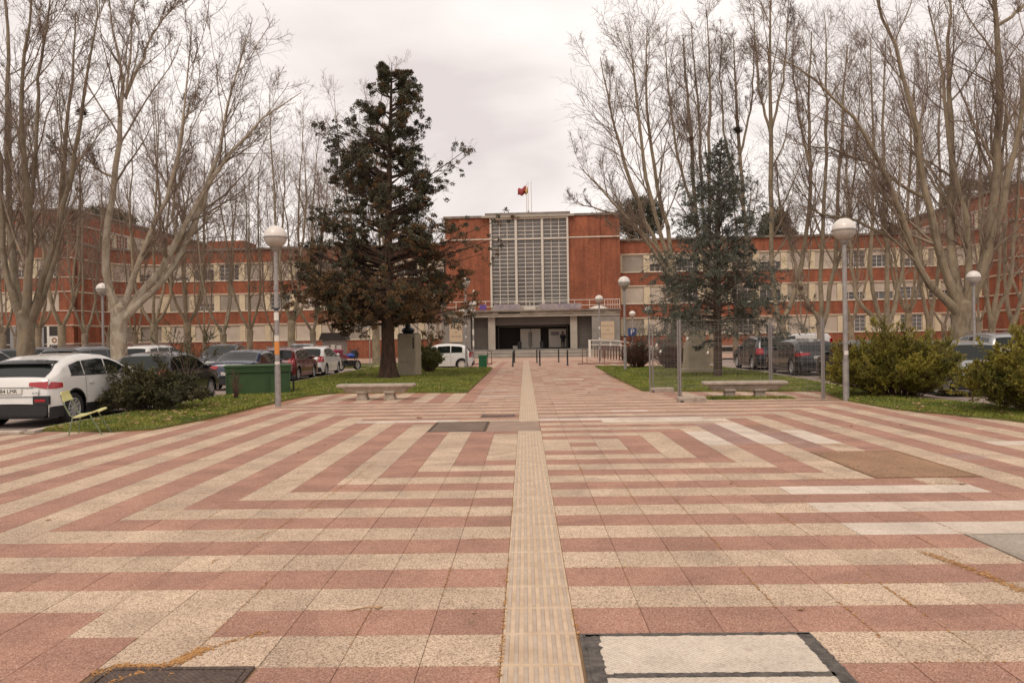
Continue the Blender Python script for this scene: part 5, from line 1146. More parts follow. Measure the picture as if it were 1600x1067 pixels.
# pedestals
root = empty('bust_monument', (-5.2, 34.5, .03), R(-14), 'pale stone pedestal with dark bronze bust behind the conifer trunk', 'monument')
for j in range(3): b = MB(); b.cbox(-.42, .42, -.35, .35, .62*j+.004, .62*(j+1), .006); b.build('stone_block', MT['pedestal'], root)
b = MB(); b.box(.3, .36, -.356, -.35, 1.2, 1.7); b.build('slot', MT['black'], root)
b = MB(); b.box(-.38, .38, -.28, .28, 1.86, 1.9); b.ball((-.05, 0, 2.02), .3, 8, .55); b.ball((-.05, -.03, 2.22), .13, 8, 1.2); b.build('bust', MT['bronze'], root, True)
p = on(1092, 583); root = empty('stone_pedestal', (p.x-.05, p.y+.3, .03), R(6), 'tapered pale stone pedestal behind the mesh fence beside the cedar trunk', 'monument')
b = MB(); b.cbox(-.68, .68, -.5, .5, 0, .18, .02); b.build('plinth', MT['pedestal'], root)
def taper(b, w0, w1, d0, d1, z0, z1):
    b.add([(-w0, -d0, z0), (w0, -d0, z0), (w0, d0, z0), (-w0, d0, z0), (-w1, -d1, z1), (w1, -d1, z1), (w1, d1, z1), (-w1, d1, z1)], [(0, 3, 2, 1), (4, 5, 6, 7), (0, 1, 5, 4), (1, 2, 6, 5), (2, 3, 7, 6), (3, 0, 4, 7)])
b = MB(); taper(b, .47, .41, .42, .36, .18, 1.3); b.build('lower_block', MT['pedestal'], root); b = MB(); taper(b, .35, .33, .33, .31, 1.3, 2.25); b.build('upper_block', MT['pedestal'], root)
# signs
def sign(px, py, Y, wd_, hg, m, txt, label, base=0, tsize=.3, shape='box'):
    q = at(px, py, Y); root = empty('road_sign', (q.x, Y, gz(Y)), 0, label, 'sign'); z = q.z-gz(Y)
    b = MB(); b.tube([(0, .03, 0), (0, .03, z+hg/2)], .03, 6); b.build('post', MT['galv'], root)
    b = MB(); 
    if shape == 'box': b.cbox(-wd_/2, wd_/2, -hg/2, hg/2, 0, .02, .005, Matrix.Translation((0, 0, z)) @ Matrix.Rotation(R(90), 4, 'X'))
    else: b.lathe([(.001, 0), (wd_/2, 0), (wd_/2, .02), (.001, .02)], 20, Matrix.Translation((0, 0, z)) @ YM)
    o = b.build('sign_plate', MT[m], root)
    if txt: text(txt, tsize, o, (0, -.024, z), (R(90), 0, 0), MT['whitep'])
    return root
sign(988, 519, 57, .62, .6, 'bluesign', 'P', 'square blue parking sign with white letter left of the brown shrubs', tsize=.6)
sign(1203, 516, 33.5, .22, .38, 'bluesign', 'P', 'small blue sign on a post above the dark sport utility car', tsize=.26)
sign(577, 507, 49, .8, .36, 'greysign', '', 'grey back of a wide sign left of the conifer trunk')
sign(1157, 545, 60, .3, .3, 'greysign', '', 'small round grey sign behind the cedar', shape='round') if False else None
# kiosk / booth far left of the trunk
q = on(573, 562); root = empty('ticket_booth', (-15.9, 64, gz(64)), 0, 'small grey booth with dark roof and notices beyond the motorcycle', 'booth')
b = MB(); b.box(-.9, .9, -.6, .6, 0, 1.9); b.build('wall', MT['kiosk'], root); b = MB(); b.prism([(-1.15, 1.9), (1.15, 1.9), (.95, 2.5), (-.9, 2.5)], -.8, .8, Matrix.Rotation(R(90), 4, 'X')); b.build('roof', MT['slatdark'], root)
for x, z, w_, h_ in ((-.55, 1.2, .4, .5), (.0, 1.3, .35, .45), (.5, 1.15, .4, .6), (-.2, .6, .3, .3)): b = MB(); b.box(x-w_/2, x+w_/2, -.63, -.6, z-h_/2, z+h_/2); b.build('notice', MT['whitep'], root)

# ================================================================ plants
def tubes_np(P, Rd, sides=3):
    """polylines P (B,m,3) with radii (B,m) to open prisms"""
    B, m, _ = P.shape; d = np.gradient(P, axis=1); d /= np.linalg.norm(d, axis=2, keepdims=True)+1e-9
    ref = np.zeros_like(d); ref[..., 0] = .37; ref[..., 1] = .93
    a = np.cross(d, ref); a /= np.linalg.norm(a, axis=2, keepdims=True)+1e-9; c = np.cross(d, a)
    k = np.arange(sides)*2*np.pi/sides
    V = P[:, :, None, :]+(a[:, :, None, :]*np.cos(k)[None, None, :, None]+c[:, :, None, :]*np.sin(k)[None, None, :, None])*Rd[:, :, None, None]
    i = np.arange(m-1)[:, None]*sides+np.arange(sides)[None, :]; j = np.arange(m-1)[:, None]*sides+(np.arange(sides)[None, :]+1) % sides
    f = np.stack([i, j, j+sides, i+sides], -1).reshape(-1, 4); F = (f[None]+(np.arange(B)*m*sides)[:, None, None]).reshape(-1, 4)
    return V.reshape(-1, 3), F
def sample(P, Rd, t):           # t (B,n) positions along each polyline in 0..1
    B, m, _ = P.shape; x = t*(m-1); i = np.clip(x.astype(int), 0, m-2); f = x-i; bi = np.arange(B)[:, None]
    p = P[bi, i]*(1-f)[..., None]+P[bi, i+1]*f[..., None]; r_ = Rd[bi, i]*(1-f)+Rd[bi, i+1]*f; d = P[bi, i+1]-P[bi, i]; d /= np.linalg.norm(d, axis=2, keepdims=True)+1e-9
    return p, r_, d
def grow(P, Rd, n, t0, length, lenvar, ang, up, wob, m, rf, g, tip=.35, t1=.97):
    B = P.shape[0]; t = g.uniform(t0, t1, (B, n)); p, r_, d = sample(P, Rd, t); L0 = np.linalg.norm(P[:, -1]-P[:, 0], axis=1)[:, None]
    p = p.reshape(-1, 3); d = d.reshape(-1, 3); r_ = r_.reshape(-1); k = len(p)
    ln = (length*(L0 if length < 2 else 1)*(1.15-.55*t)*g.uniform(1-lenvar, 1+lenvar, (B, n))).reshape(-1)
    rn = g.normal(size=(k, 3)); side = np.cross(d, rn); side /= np.linalg.norm(side, axis=1, keepdims=True)+1e-9
    an = g.normal(ang, ang*.22, k)[:, None]; dr = d*np.cos(an)+side*np.sin(an)
    pts = [p]; cur = p.copy()
    for s_ in range(m-1):
        dr = dr+np.array([0, 0, up])/(m-1)+g.normal(0, wob, (k, 3)); dr /= np.linalg.norm(dr, axis=1, keepdims=True); cur = cur+dr*(ln/(m-1))[:, None]; pts.append(cur.copy())
    Q = np.stack(pts, 1); r0 = np.maximum(r_*rf, .0035); rad = r0[:, None]*np.linspace(1, tip, m)[None]
    return Q, np.maximum(rad, .0028)
def smooth_poly(pts, rad, n):
    pts = np.array(pts, float); s = np.r_[0, np.cumsum(np.linalg.norm(np.diff(pts, axis=0), axis=1))]; s /= s[-1]; t = np.linspace(0, 1, n)
    q = np.column_stack([np.interp(t, s, pts[:, i]) for i in range(3)]); r_ = np.interp(t, s, rad)
    for _ in range(2): q[1:-1] = (q[:-2]+2*q[1:-1]+q[2:])/4
    return q, r_
BARK = {'mid': 'bark', 'dark': 'barkdark', 'pale': 'barkpale'}
def bare_tree(root, trunk, limbs, g, dens=(9, 7, 6, 3), limb_n=14, bark='mid', seeds=400, L1=.34, ang=.62, up=.55, tw=1.0, t0=.16):
    """trunk, limbs: [(points, radii)] in root coordinates; boughs, branches and twigs grow from the limbs"""
    b = MB(); q, r_ = smooth_poly(*trunk, 8)
    r_ = r_*(1+.06*np.sin(np.arange(8)*2.1)); b.tube(q, list(r_), 12, False)
    if len(limbs) > 1: b.ball(Vector(q[-1])-Vector((0, 0, float(r_[-1])*.25)), float(r_[-1])*1.0, 6, .8); 
    LP = []; LR = []
    for pts, rad in limbs:
        q, r_ = smooth_poly(pts, rad, limb_n); q[1:-1] += g.normal(0, .035, (limb_n-2, 3)); b.tube(q, list(r_), 9, False); LP.append(q); LR.append(r_)
    tr = b.build('trunk', MT[BARK[bark]], root, True)
    P = np.array(LP); Rd = np.array(LR)
    P1, R1 = grow(P, Rd, dens[0], t0, L1, .45, ang, up, .075, 8, .40, g, .22)
    V1, F1 = tubes_np(P1, np.maximum(R1*1.1, .012), 5)
    o = link('bough', np_mesh('bough', V1, F1), root, MT['bough'], True)
    P2, R2 = grow(np.concatenate([P1, P[:, :, :][:, [limb_n*5//10+k*(limb_n//2-1)//7 for k in range(8)]]]), np.concatenate([R1, Rd[:, [limb_n*5//10+k*(limb_n//2-1)//7 for k in range(8)]]*.6]), dens[1], .12, .42, .4, .65, .42, .13, 6, .5, g)
    P3, R3 = grow(P2, R2, dens[2], .1, .52, .45, .75, .3, .16, 4, .6, g, .5)
    P4, R4 = grow(P3, R3, dens[3], .15, .6, .4, .8, .15, .18, 3, .75, g, .6)
    Vs = []; Fs = []; o_ = 0
    for PP, RR_, sd, mn in ((P2, R2, 3, .0095), (P3, R3, 3, .0062), (P4, R4, 3, .0042)):
        v, f = tubes_np(PP, np.maximum(RR_*tw, mn*tw*np.linspace(1, .6, PP.shape[1])[None]), sd); Vs.append(v); Fs.append(f+o_); o_ += len(v)
    if seeds:
        ends = P4[g.choice(len(P4), min(seeds, len(P4)), replace=False)][:, -1]-np.array([0, 0, .05]); s_ = .021
        oc = np.array([(1, 0, 0), (0, 1, 0), (-1, 0, 0), (0, -1, 0), (0, 0, 1), (0, 0, -1)])*s_; v = (ends[:, None]+oc[None]).reshape(-1, 3)
        of = np.array([(0, 1, 4, 4), (1, 2, 4, 4), (2, 3, 4, 4), (3, 0, 4, 4)]); q4 = np.array([(0, 4, 2, 5), (1, 4, 3, 5)]); Fs.append((q4[None]+(np.arange(len(ends))*6)[:, None, None]).reshape(-1, 4)+o_); Vs.append(v)
    tw_ = link('crown', np_mesh('crown', np.vstack(Vs), np.vstack(Fs)), root, MT['twig'])
    return root
def px_tree(Y, trunk_px, limbs_px, label, seed, z0=None, depth=1.6, **kw):
    """limbs traced as pixel tracks at about the tree's distance, each leaning its own way in depth"""
    g = np.random.default_rng(seed); base = at(trunk_px[0][0], trunk_px[0][1], Y); root = empty('plane_tree', (base.x, Y, gz(Y)), 0, label, 'tree', 'bare plane trees'); O = np.array([base.x, Y, gz(Y)])
    S = Y/FPX
    tp = [np.array(at(x, y, Y))-O for x, y, r_ in trunk_px]; tp[0][2] = -.05; tr_ = ([tuple(p) for p in tp], [r_*S*.62 for _, _, r_ in trunk_px]); ZT = tp[-1][2]
    limbs = []
    for L_ in limbs_px:
        pts = []; rad = []; dv = g.uniform(-depth, depth); n = len(L_); y0 = L_[0][1]
        for i, q in enumerate(L_):
            f = (y0-q[1])/520; yy = Y+dv*(f**.8 if f > 0 else 0)*2.2; pts.append(tuple(np.array(at(q[0], q[1], yy))-O)); rad.append(q[2]*.56*yy/FPX)
        if abs(pts[0][2]-ZT) < 1.2: d_ = (pts[0][0]*.3+tp[-1][0]*.7, .0, max(.3, ZT-.5)); pts.insert(0, d_); rad.insert(0, rad[0]*1.15)
        limbs.append((pts, rad))
    return bare_tree(root, tr_, limbs, g, **kw)
px_tree(27, [(42, 610, 24), (40, 540, 20), (41, 500, 21), (41, 490, 22)],
  [[(41, 492, 14), (25, 482, 12), (10, 462, 9), (4, 430, 8), (3, 300, 7), (-3, 200, 5), (-12, 60, 3), (-18, -60, 1.5)], [(40, 490, 14), (26, 478, 12), (20, 440, 10), (17, 380, 9.5), (14, 300, 8), (10, 200, 7), (15, 100, 5), (8, 0, 3.5), (4, -90, 1.5)],
   [(42, 495, 14), (43, 470, 12), (46, 440, 11), (47, 380, 9.5), (42, 300, 8), (33, 200, 6.5), (31, 130, 5), (44, 40, 3.5), (55, -60, 1.5)], [(44, 492, 14), (60, 478, 11), (77, 463, 10), (82, 430, 9), (88, 370, 8), (98, 325, 7), (104, 200, 5), (113, 120, 3.5), (118, 20, 1.5)],
   [(44, 490, 12), (60, 470, 9), (75, 420, 9), (88, 360, 8), (100, 320, 7), (118, 240, 5.5), (130, 170, 4.5), (144, 80, 3), (150, -20, 1.2)], [(50, 320, 5), (60, 200, 5), (57, 110, 4), (78, 30, 2.6), (82, -50, 1.2)]],
  'big plane tree near the left edge forking low into thick upright limbs', 1, bark='dark', dens=(11, 8, 5, 3), L1=.26)
px_tree(28.5, [(187, 610, 22), (186, 540, 19), (184, 505, 20), (188, 480, 21)],
  [[(186, 490, 13), (168, 455, 10), (158, 420, 10), (158, 405, 10.5), (165, 370, 9.5), (172, 332, 8.5), (180, 280, 8), (186, 200, 6.5), (196, 150, 5.5), (190, 100, 4), (176, 40, 2.6), (160, -40, 1.2)], [(196, 152, 4.5), (214, 110, 4), (240, 50, 2.6), (280, 0, 1.4)], [(197, 155, 3.6), (205, 80, 3), (208, 0, 2), (212, -60, 1)],
   [(188, 486, 11), (205, 464, 9), (203, 440, 8), (216, 412, 8), (228, 385, 8), (240, 355, 7), (254, 330, 6), (270, 280, 5), (288, 200, 3.6), (292, 120, 2.2), (300, 40, 1.2)],
   [(190, 484, 13), (231, 452, 10), (256, 420, 9.5), (276, 372, 8.5), (297, 332, 8), (325, 290, 6.5), (352, 250, 5), (390, 200, 3.6), (430, 165, 2), (470, 145, 1)],
   [(190, 488, 13), (236, 462, 9), (262, 437, 9), (288, 385, 8), (312, 335, 7.5), (328, 290, 6), (345, 235, 4.6), (352, 170, 3.4), (372, 110, 2.4), (385, 55, 1.2)], [(276, 372, 5), (268, 330, 4), (275, 280, 3.4), (283, 220, 2.8), (296, 160, 1.6)], [(180, 280, 4), (150, 260, 3), (118, 240, 2.2), (80, 235, 1.2)]],
  'pale barked plane tree whose limbs lean right behind the white crossover', 2, bark='pale', dens=(11, 8, 5, 3), L1=.30)
px_tree(31, [(1500, 600, 26), (1500, 530, 22), (1503, 490, 24), (1505, 475, 25)],
  [[(1500, 485, 14), (1471, 470, 12), (1446, 448, 10), (1430, 405, 9), (1414, 360, 8.5), (1400, 310, 7.5), (1385, 275, 6.5), (1352, 205, 5), (1310, 150, 3.4), (1250, 100, 2.2), (1200, 85, 1)],
   [(1502, 475, 15), (1482, 445, 12), (1469, 402, 11), (1457, 353, 10), (1451, 312, 9), (1442, 260, 8), (1430, 190, 7), (1415, 120, 5.5), (1392, 60, 4.5), (1370, 0, 3), (1350, -60, 1.5)],
   [(1504, 475, 14), (1484, 420, 11), (1485, 353, 10.5), (1489, 280, 9), (1487, 200, 7.5), (1481, 120, 5.5), (1482, 30, 3.6), (1486, -60, 1.6)],
   [(1508, 478, 13), (1517, 431, 10), (1519, 410, 9), (1514, 373, 8), (1507, 309, 7), (1488, 270, 6), (1476, 215, 5.5), (1480, 150, 4.4), (1468, 80, 3), (1450, 10, 1.6)],
   [(1510, 480, 16), (1534, 440, 13), (1545, 402, 12), (1556, 353, 10), (1568, 300, 8), (1584, 250, 7), (1594, 180, 6), (1606, 100, 4), (1612, 0, 2)],
   [(1512, 478, 13), (1535, 430, 11), (1546, 370, 11), (1557, 300, 11), (1563, 190, 9.5), (1561, 100, 8), (1559, 30, 6.5), (1548, -40, 4), (1535, -110, 2)],
   [(1451, 312, 5), (1410, 290, 4.5), (1360, 255, 3.6), (1300, 232, 2.6), (1240, 225, 1.2)], [(1430, 400, 6), (1390, 372, 4.5), (1340, 345, 3.6), (1290, 335, 2.6), (1250, 322, 1.2)], [(1559, 40, 5), (1600, 10, 4), (1640, -40, 2)]],
  'massive plane tree on the right with a thick low fork behind the lamp globe', 3, bark='mid', dens=(11, 8, 5, 3), L1=.27)
px_tree(46, [(1062, 565, 11), (1060, 520, 10), (1058, 470, 9), (1056, 440, 9)],
  [[(1056, 442, 7), (1032, 400, 6), (1005, 335, 5.4), (986, 290, 5), (970, 235, 4.2), (958, 180, 3), (944, 130, 2), (938, 90, 1)], [(1056, 442, 7), (1036, 380, 6), (1012, 290, 5), (1001, 230, 4.4), (996, 160, 3.4), (990, 110, 2.2), (985, 70, 1)], [(1058, 445, 7), (1045, 371, 6), (1028, 295, 5), (1012, 200, 4), (1008, 120, 2.8), (1011, 45, 1.2)],
   [(1056, 440, 6), (1015, 385, 4.4), (975, 335, 3.4), (935, 290, 2.4), (905, 260, 1)], [(1034, 395, 4), (990, 350, 3.4), (945, 330, 2.4), (900, 315, 1)]],
  'plane tree fanning leftwards over the brick block roof', 4, dens=(12, 8, 5, 3), L1=.30, up=.75, bark='mid', tw=1.15)
px_tree(47, [(1113, 575, 8), (1112, 520, 7.5), (1108, 460, 7), (1104, 420, 7)],
  [[(1104, 425, 6), (1084, 337, 5.4), (1082, 225, 4.6), (1074, 150, 3.6), (1068, 60, 1.5)], [(1106, 425, 5), (1098, 330, 4), (1092, 200, 3.4), (1086, 110, 2.4), (1080, 35, 1)], [(1107, 425, 6), (1109, 337, 5), (1106, 240, 4.4), (1112, 150, 3.4), (1106, 70, 2.2), (1104, 15, 1)], [(1084, 330, 4), (1062, 260, 3.6), (1048, 180, 2.8), (1040, 100, 1.6), (1042, 50, .8)]],
  'slim plane tree rising behind the cedar top', 5, dens=(11, 8, 6, 3), L1=.24, up=.9, tw=1.1)
px_tree(48, [(1185, 570, 8), (1184, 520, 7.5), (1178, 460, 7), (1172, 420, 7)],
  [[(1172, 422, 6), (1162, 330, 5.2), (1155, 215, 4.6), (1150, 150, 3.4), (1146, 60, 1.2)], [(1160, 320, 4), (1140, 270, 3.4), (1130, 200, 2.8), (1125, 120, 1.8), (1128, 60, .8)], [(1157, 240, 3.4), (1172, 180, 2.8), (1178, 110, 1.8), (1180, 60, .8)]],
  'slim plane tree with a dark bird nest high in its fork', 6, dens=(11, 8, 6, 3), L1=.22, up=.9, tw=1.1)
px_tree(46, [(1229, 575, 10), (1227, 535, 9.5), (1222, 505, 9), (1219, 498, 9)],
  [[(1219, 500, 7), (1208, 468, 6.5), (1205, 430, 6.4), (1204, 360, 6.4), (1206, 300, 6.4), (1204, 200, 5.6), (1204, 100, 4), (1204, 0, 2.2), (1203, -60, 1)], [(1221, 498, 7.5), (1238, 480, 6.8), (1250, 464, 7.5), (1252, 420, 6.5), (1260, 377, 5.6), (1268, 300, 5), (1265, 220, 4.4), (1263, 150, 3.4), (1268, 50, 1.5)], [(1248, 462, 5), (1243, 404, 4), (1230, 370, 3.2), (1218, 315, 2.6), (1212, 250, 1.2)], [(1204, 210, 4), (1186, 140, 3), (1180, 70, 2), (1178, 10, 1)], [(1205, 205, 4), (1222, 140, 3), (1230, 60, 2), (1232, 0, 1)], [(1265, 260, 4), (1248, 190, 3), (1240, 110, 2), (1240, 40, 1)]],
  'very tall straight plane tree in the middle of the right row', 7, dens=(11, 8, 6, 3), L1=.22, up=.9, tw=1.1)
px_tree(45, [(1283, 575, 9), (1282, 535, 8.5), (1282, 510, 9), (1282, 502, 9)],
  [[(1281, 503, 7), (1268, 482, 6), (1257, 465, 5.4), (1250, 440, 5)], [(1282, 502, 7), (1282, 438, 6.2), (1284, 370, 5.4), (1290, 300, 4.6), (1292, 200, 3.6), (1290, 100, 2.4), (1288, 20, 1)], [(1284, 503, 7), (1298, 478, 6.4), (1302, 430, 6), (1306, 395, 5.6), (1310, 330, 5), (1312, 250, 4), (1318, 160, 3), (1325, 70, 1.4)], [(1302, 430, 4), (1322, 370, 3.4), (1334, 290, 2.8), (1340, 200, 2), (1344, 120, 1)]],
  'forked plane tree left of the right lamp post', 8, dens=(11, 8, 6, 3), L1=.24, up=.8, tw=1.1)
px_tree(42, [(1384, 590, 10), (1383, 540, 9), (1383, 510, 9.5), (1383, 499, 10)],
  [[(1382, 500, 8), (1349, 490, 6), (1337, 475, 5), (1332, 450, 4.6), (1328, 380, 4), (1324, 300, 3), (1322, 220, 1.6)], [(1383, 500, 8), (1363, 484, 6), (1360, 426, 5), (1364, 329, 4.6), (1366, 240, 3.6), (1362, 140, 2.4), (1360, 60, 1)], [(1384, 500, 8), (1387, 426, 6), (1383, 350, 5.4), (1378, 280, 4.4), (1379, 160, 3), (1384, 60, 1.4)], [(1385, 500, 8), (1407, 470, 6), (1411, 426, 5.4), (1416, 360, 4.4), (1421, 280, 3.6), (1424, 180, 2.4), (1430, 100, 1)]],
  'candelabra shaped plane tree behind the right large bush', 9, dens=(10, 8, 6, 3), L1=.24, up=.8, tw=1.1)
for i, (bx, Y, L_, lab) in enumerate(((1550, 44, [[(1550, 495, 7), (1540, 472, 5.4), (1534, 400, 4.6), (1530, 300, 3.4), (1526, 180, 2), (1524, 80, 1)], [(1552, 495, 7), (1578, 463, 6), (1584, 400, 5), (1590, 300, 4), (1596, 160, 2), (1598, 80, 1)], [(1551, 494, 7), (1560, 455, 5), (1563, 380, 4), (1566, 260, 3), (1570, 140, 1.4)]], 'smaller plane tree right of the massive one'),
      (1583, 46, [[(1583, 492, 6), (1572, 470, 5), (1568, 420, 4.4), (1572, 300, 3.2), (1574, 160, 1.4)], [(1584, 492, 6), (1600, 465, 5), (1606, 380, 4), (1612, 260, 3), (1618, 150, 1.2)]], 'plane tree at the extreme right edge'),
      (1112+340, 48, [[(1452, 500, 6), (1440, 460, 5), (1436, 380, 4), (1432, 260, 3), (1428, 140, 1.4)], [(1453, 500, 6), (1464, 450, 5), (1470, 360, 4), (1466, 240, 3), (1470, 120, 1.4)]], 'thin plane tree seen between the limbs of the massive one'))):
    px_tree(Y, [(bx, 580, 8), (bx, 530, 7.5), (bx, 495, 8)], L_, lab, 20+i, dens=(10, 8, 5, 3), L1=.24, up=.8, tw=1.1)
def nest(px, py, Y, rr0, m='nest'):
    g = np.random.default_rng(px); q = at(px, py, Y); k = 130; U = g.normal(size=(k, 3)); U /= np.linalg.norm(U, axis=1, keepdims=True); c = U*np.array([rr0, rr0, rr0*.75])*g.uniform(.3, 1, (k, 1)); d = g.normal(size=(k, 3))*np.array([1, 1, .6]); d /= np.linalg.norm(d, axis=1, keepdims=True)
    P = np.stack([c-d*rr0*.45, c, c+d*rr0*.45], 1)+np.array(q); V, F = tubes_np(P, np.full((k, 3), rr0*.045), 3); return link('bird_nest', np_mesh('bird_nest', V, F), None, MT[m])
tag(nest(1153, 203, 47.5, .3), 'dark round bird nest in the slim tree right of the cedar top', 'nest')
for px, py, Y, lab in ((1079, 217, 46.5, 'small dark nest in the fan of trees left of the cedar top'), (122, 296, 57, 'small dark nest left of the pale barked plane tree'), (128, 175, 27, 'dark mistletoe clump in the leftmost big tree')):
    tag(nest(px, py, Y, .2), lab, 'nest')
# archetypes for the rows along the building
def arche(seed, h, trunk_h, nl, spread, rad):
    g = np.random.default_rng(seed); root = empty('plane_tree', (0, 0, 0)); limbs = []
    for i in range(nl):
        a = 2*math.pi*i/nl+g.uniform(-.4, .4); s_ = spread*g.uniform(.6, 1.1); hh = h*g.uniform(.82, 1.05); c, s2 = math.cos(a), math.sin(a)
        pts = [(0, 0, trunk_h-.1), (c*s_*.55, s2*s_*.55, trunk_h+.7), (c*s_*.8, s2*s_*.8, trunk_h+1.8)]
        x, y = pts[-1][0], pts[-1][1]
        for k in range(1, 5): x += g.normal(c*.16*s_, .25); y += g.normal(s2*.16*s_, .25); pts.append((x, y, trunk_h+1.8+(hh-trunk_h-1.8)*k/4))
        limbs.append((pts, [rad*.5, rad*.42, rad*.36, rad*.31, rad*.24, rad*.14, .012]))
    bare_tree(root, ([(0, 0, -.1), (.05, 0, trunk_h*.5), (0, 0, trunk_h)], [rad*1.15, rad*.95, rad]), limbs, g, dens=(10, 7, 4, 3), L1=.24, up=.8, seeds=150, limb_n=12, tw=1.2, bark='mid' if seed % 2 else 'dark')
    return root
ARC = [arche(101, 19.5, 3.0, 4, 1.9, .27), arche(102, 17.5, 2.6, 3, 1.5, .25), arche(103, 21, 3.4, 5, 1.8, .3), arche(104, 15.5, 2.5, 3, 1.2, .2)]
ROW = [(4, 60, 1, 'thin plane tree at the left edge before the grey gates'), (25, 63, 3, 'small plane tree second from the left edge before the grey gates'), (97, 58, 0, 'plane tree in front of the wall poster'), (133, 56, 1, 'plane tree before the brick corner wall'), (241, 57, 0, 'plane tree standing behind the white sport utility car'), (293, 60, 2, 'plane tree right of the white sport utility car roof'),
       (349, 56, 1, 'curved plane tree left of the left lamp post'), (391, 60, 0, 'candelabra plane tree just left of the left lamp post'), (430, 68, 3, 'thin plane tree hidden behind the left lamp post'), (456, 57, 2, 'forked plane tree right of the left lamp post'), (489, 60, 1, 'forked plane tree behind the dark red estate'), (536, 66, 3, 'thin plane tree behind the left side of the conifer'),
       (588, 56, 0, 'stout plane tree behind the conifer trunk'), (60, 70, 2, 'distant plane tree behind the leftmost big tree'), (170, 72, 3, 'distant slim plane tree behind the pale barked tree'), (320, 74, 3, 'slim plane tree close to the left wing'), (212, 76, 1, 'plane tree close to the curved brick corner'), (520, 76, 1, 'plane tree close to the left wing beyond the white hatchback'), (690, 72, 3, 'small bare tree between conifer and brick block'),
       (1045, 62, 3, 'small bare tree behind the brown shrubs'), (1150, 64, 1, 'bare tree close to the right wing behind the cedar'), (1330, 66, 0, 'bare tree close to the right wing behind the right lamp'), (1255, 72, 3, 'thin bare tree close to the right wing'), (1420, 64, 2, 'bare tree before the right wing windows'), (1475, 70, 1, 'distant bare tree behind the massive one'), (1530, 60, 3, 'bare tree before the right brick corner'), (1610, 58, 0, 'bare tree cut by the right edge')]
for i, (px, Y, k, lab) in enumerate(ROW):
    q = at(px, 528, Y); o = ARC[k] if not ARC[k].get('used') else copy_tree(ARC[k]); ARC[k]['used'] = 1
    o.location = (q.x, Y, gz(Y)); o.rotation_euler = (0, 0, random.uniform(0, 6.28)); s_ = random.uniform(.9, 1.06) if abs(px-690) > 1 and px != 1045 else .5; o.scale = (s_, s_, s_); tag(o, lab, 'tree', 'bare plane trees')
for o in bpy.data.objects:
    if 'used' in o: del o['used']

# foliage made of many small blades
def leafs(C, D, ln, wd, g, jit=.5, bend=0):
    """one pointed blade per centre C along direction D"""
    n = len(C); D = D+g.normal(0, jit, (n, 3)); D /= np.linalg.norm(D, axis=1, keepdims=True)+1e-9; s = np.cross(D, g.normal(size=(n, 3))); s /= np.linalg.norm(s, axis=1, keepdims=True)+1e-9
    l = ln*g.uniform(.6, 1.3, n)[:, None]; w_ = wd*g.uniform(.7, 1.3, n)[:, None]; V = np.empty((n, 4, 3)); V[:, 0] = C; V[:, 1] = C+D*l*.45+s*w_; V[:, 2] = C+D*l-np.array([0, 0, bend]); V[:, 3] = C+D*l*.45-s*w_
    return V.reshape(-1, 3), np.arange(n*4).reshape(-1, 4)
def on_branches(P, n, g, t0=.1):
    B = P.shape[0]; t = g.uniform(t0, 1, (B, n)); p, _, d = sample(P, np.ones(P.shape[:2]), t); return p.reshape(-1, 3), d.reshape(-1, 3)
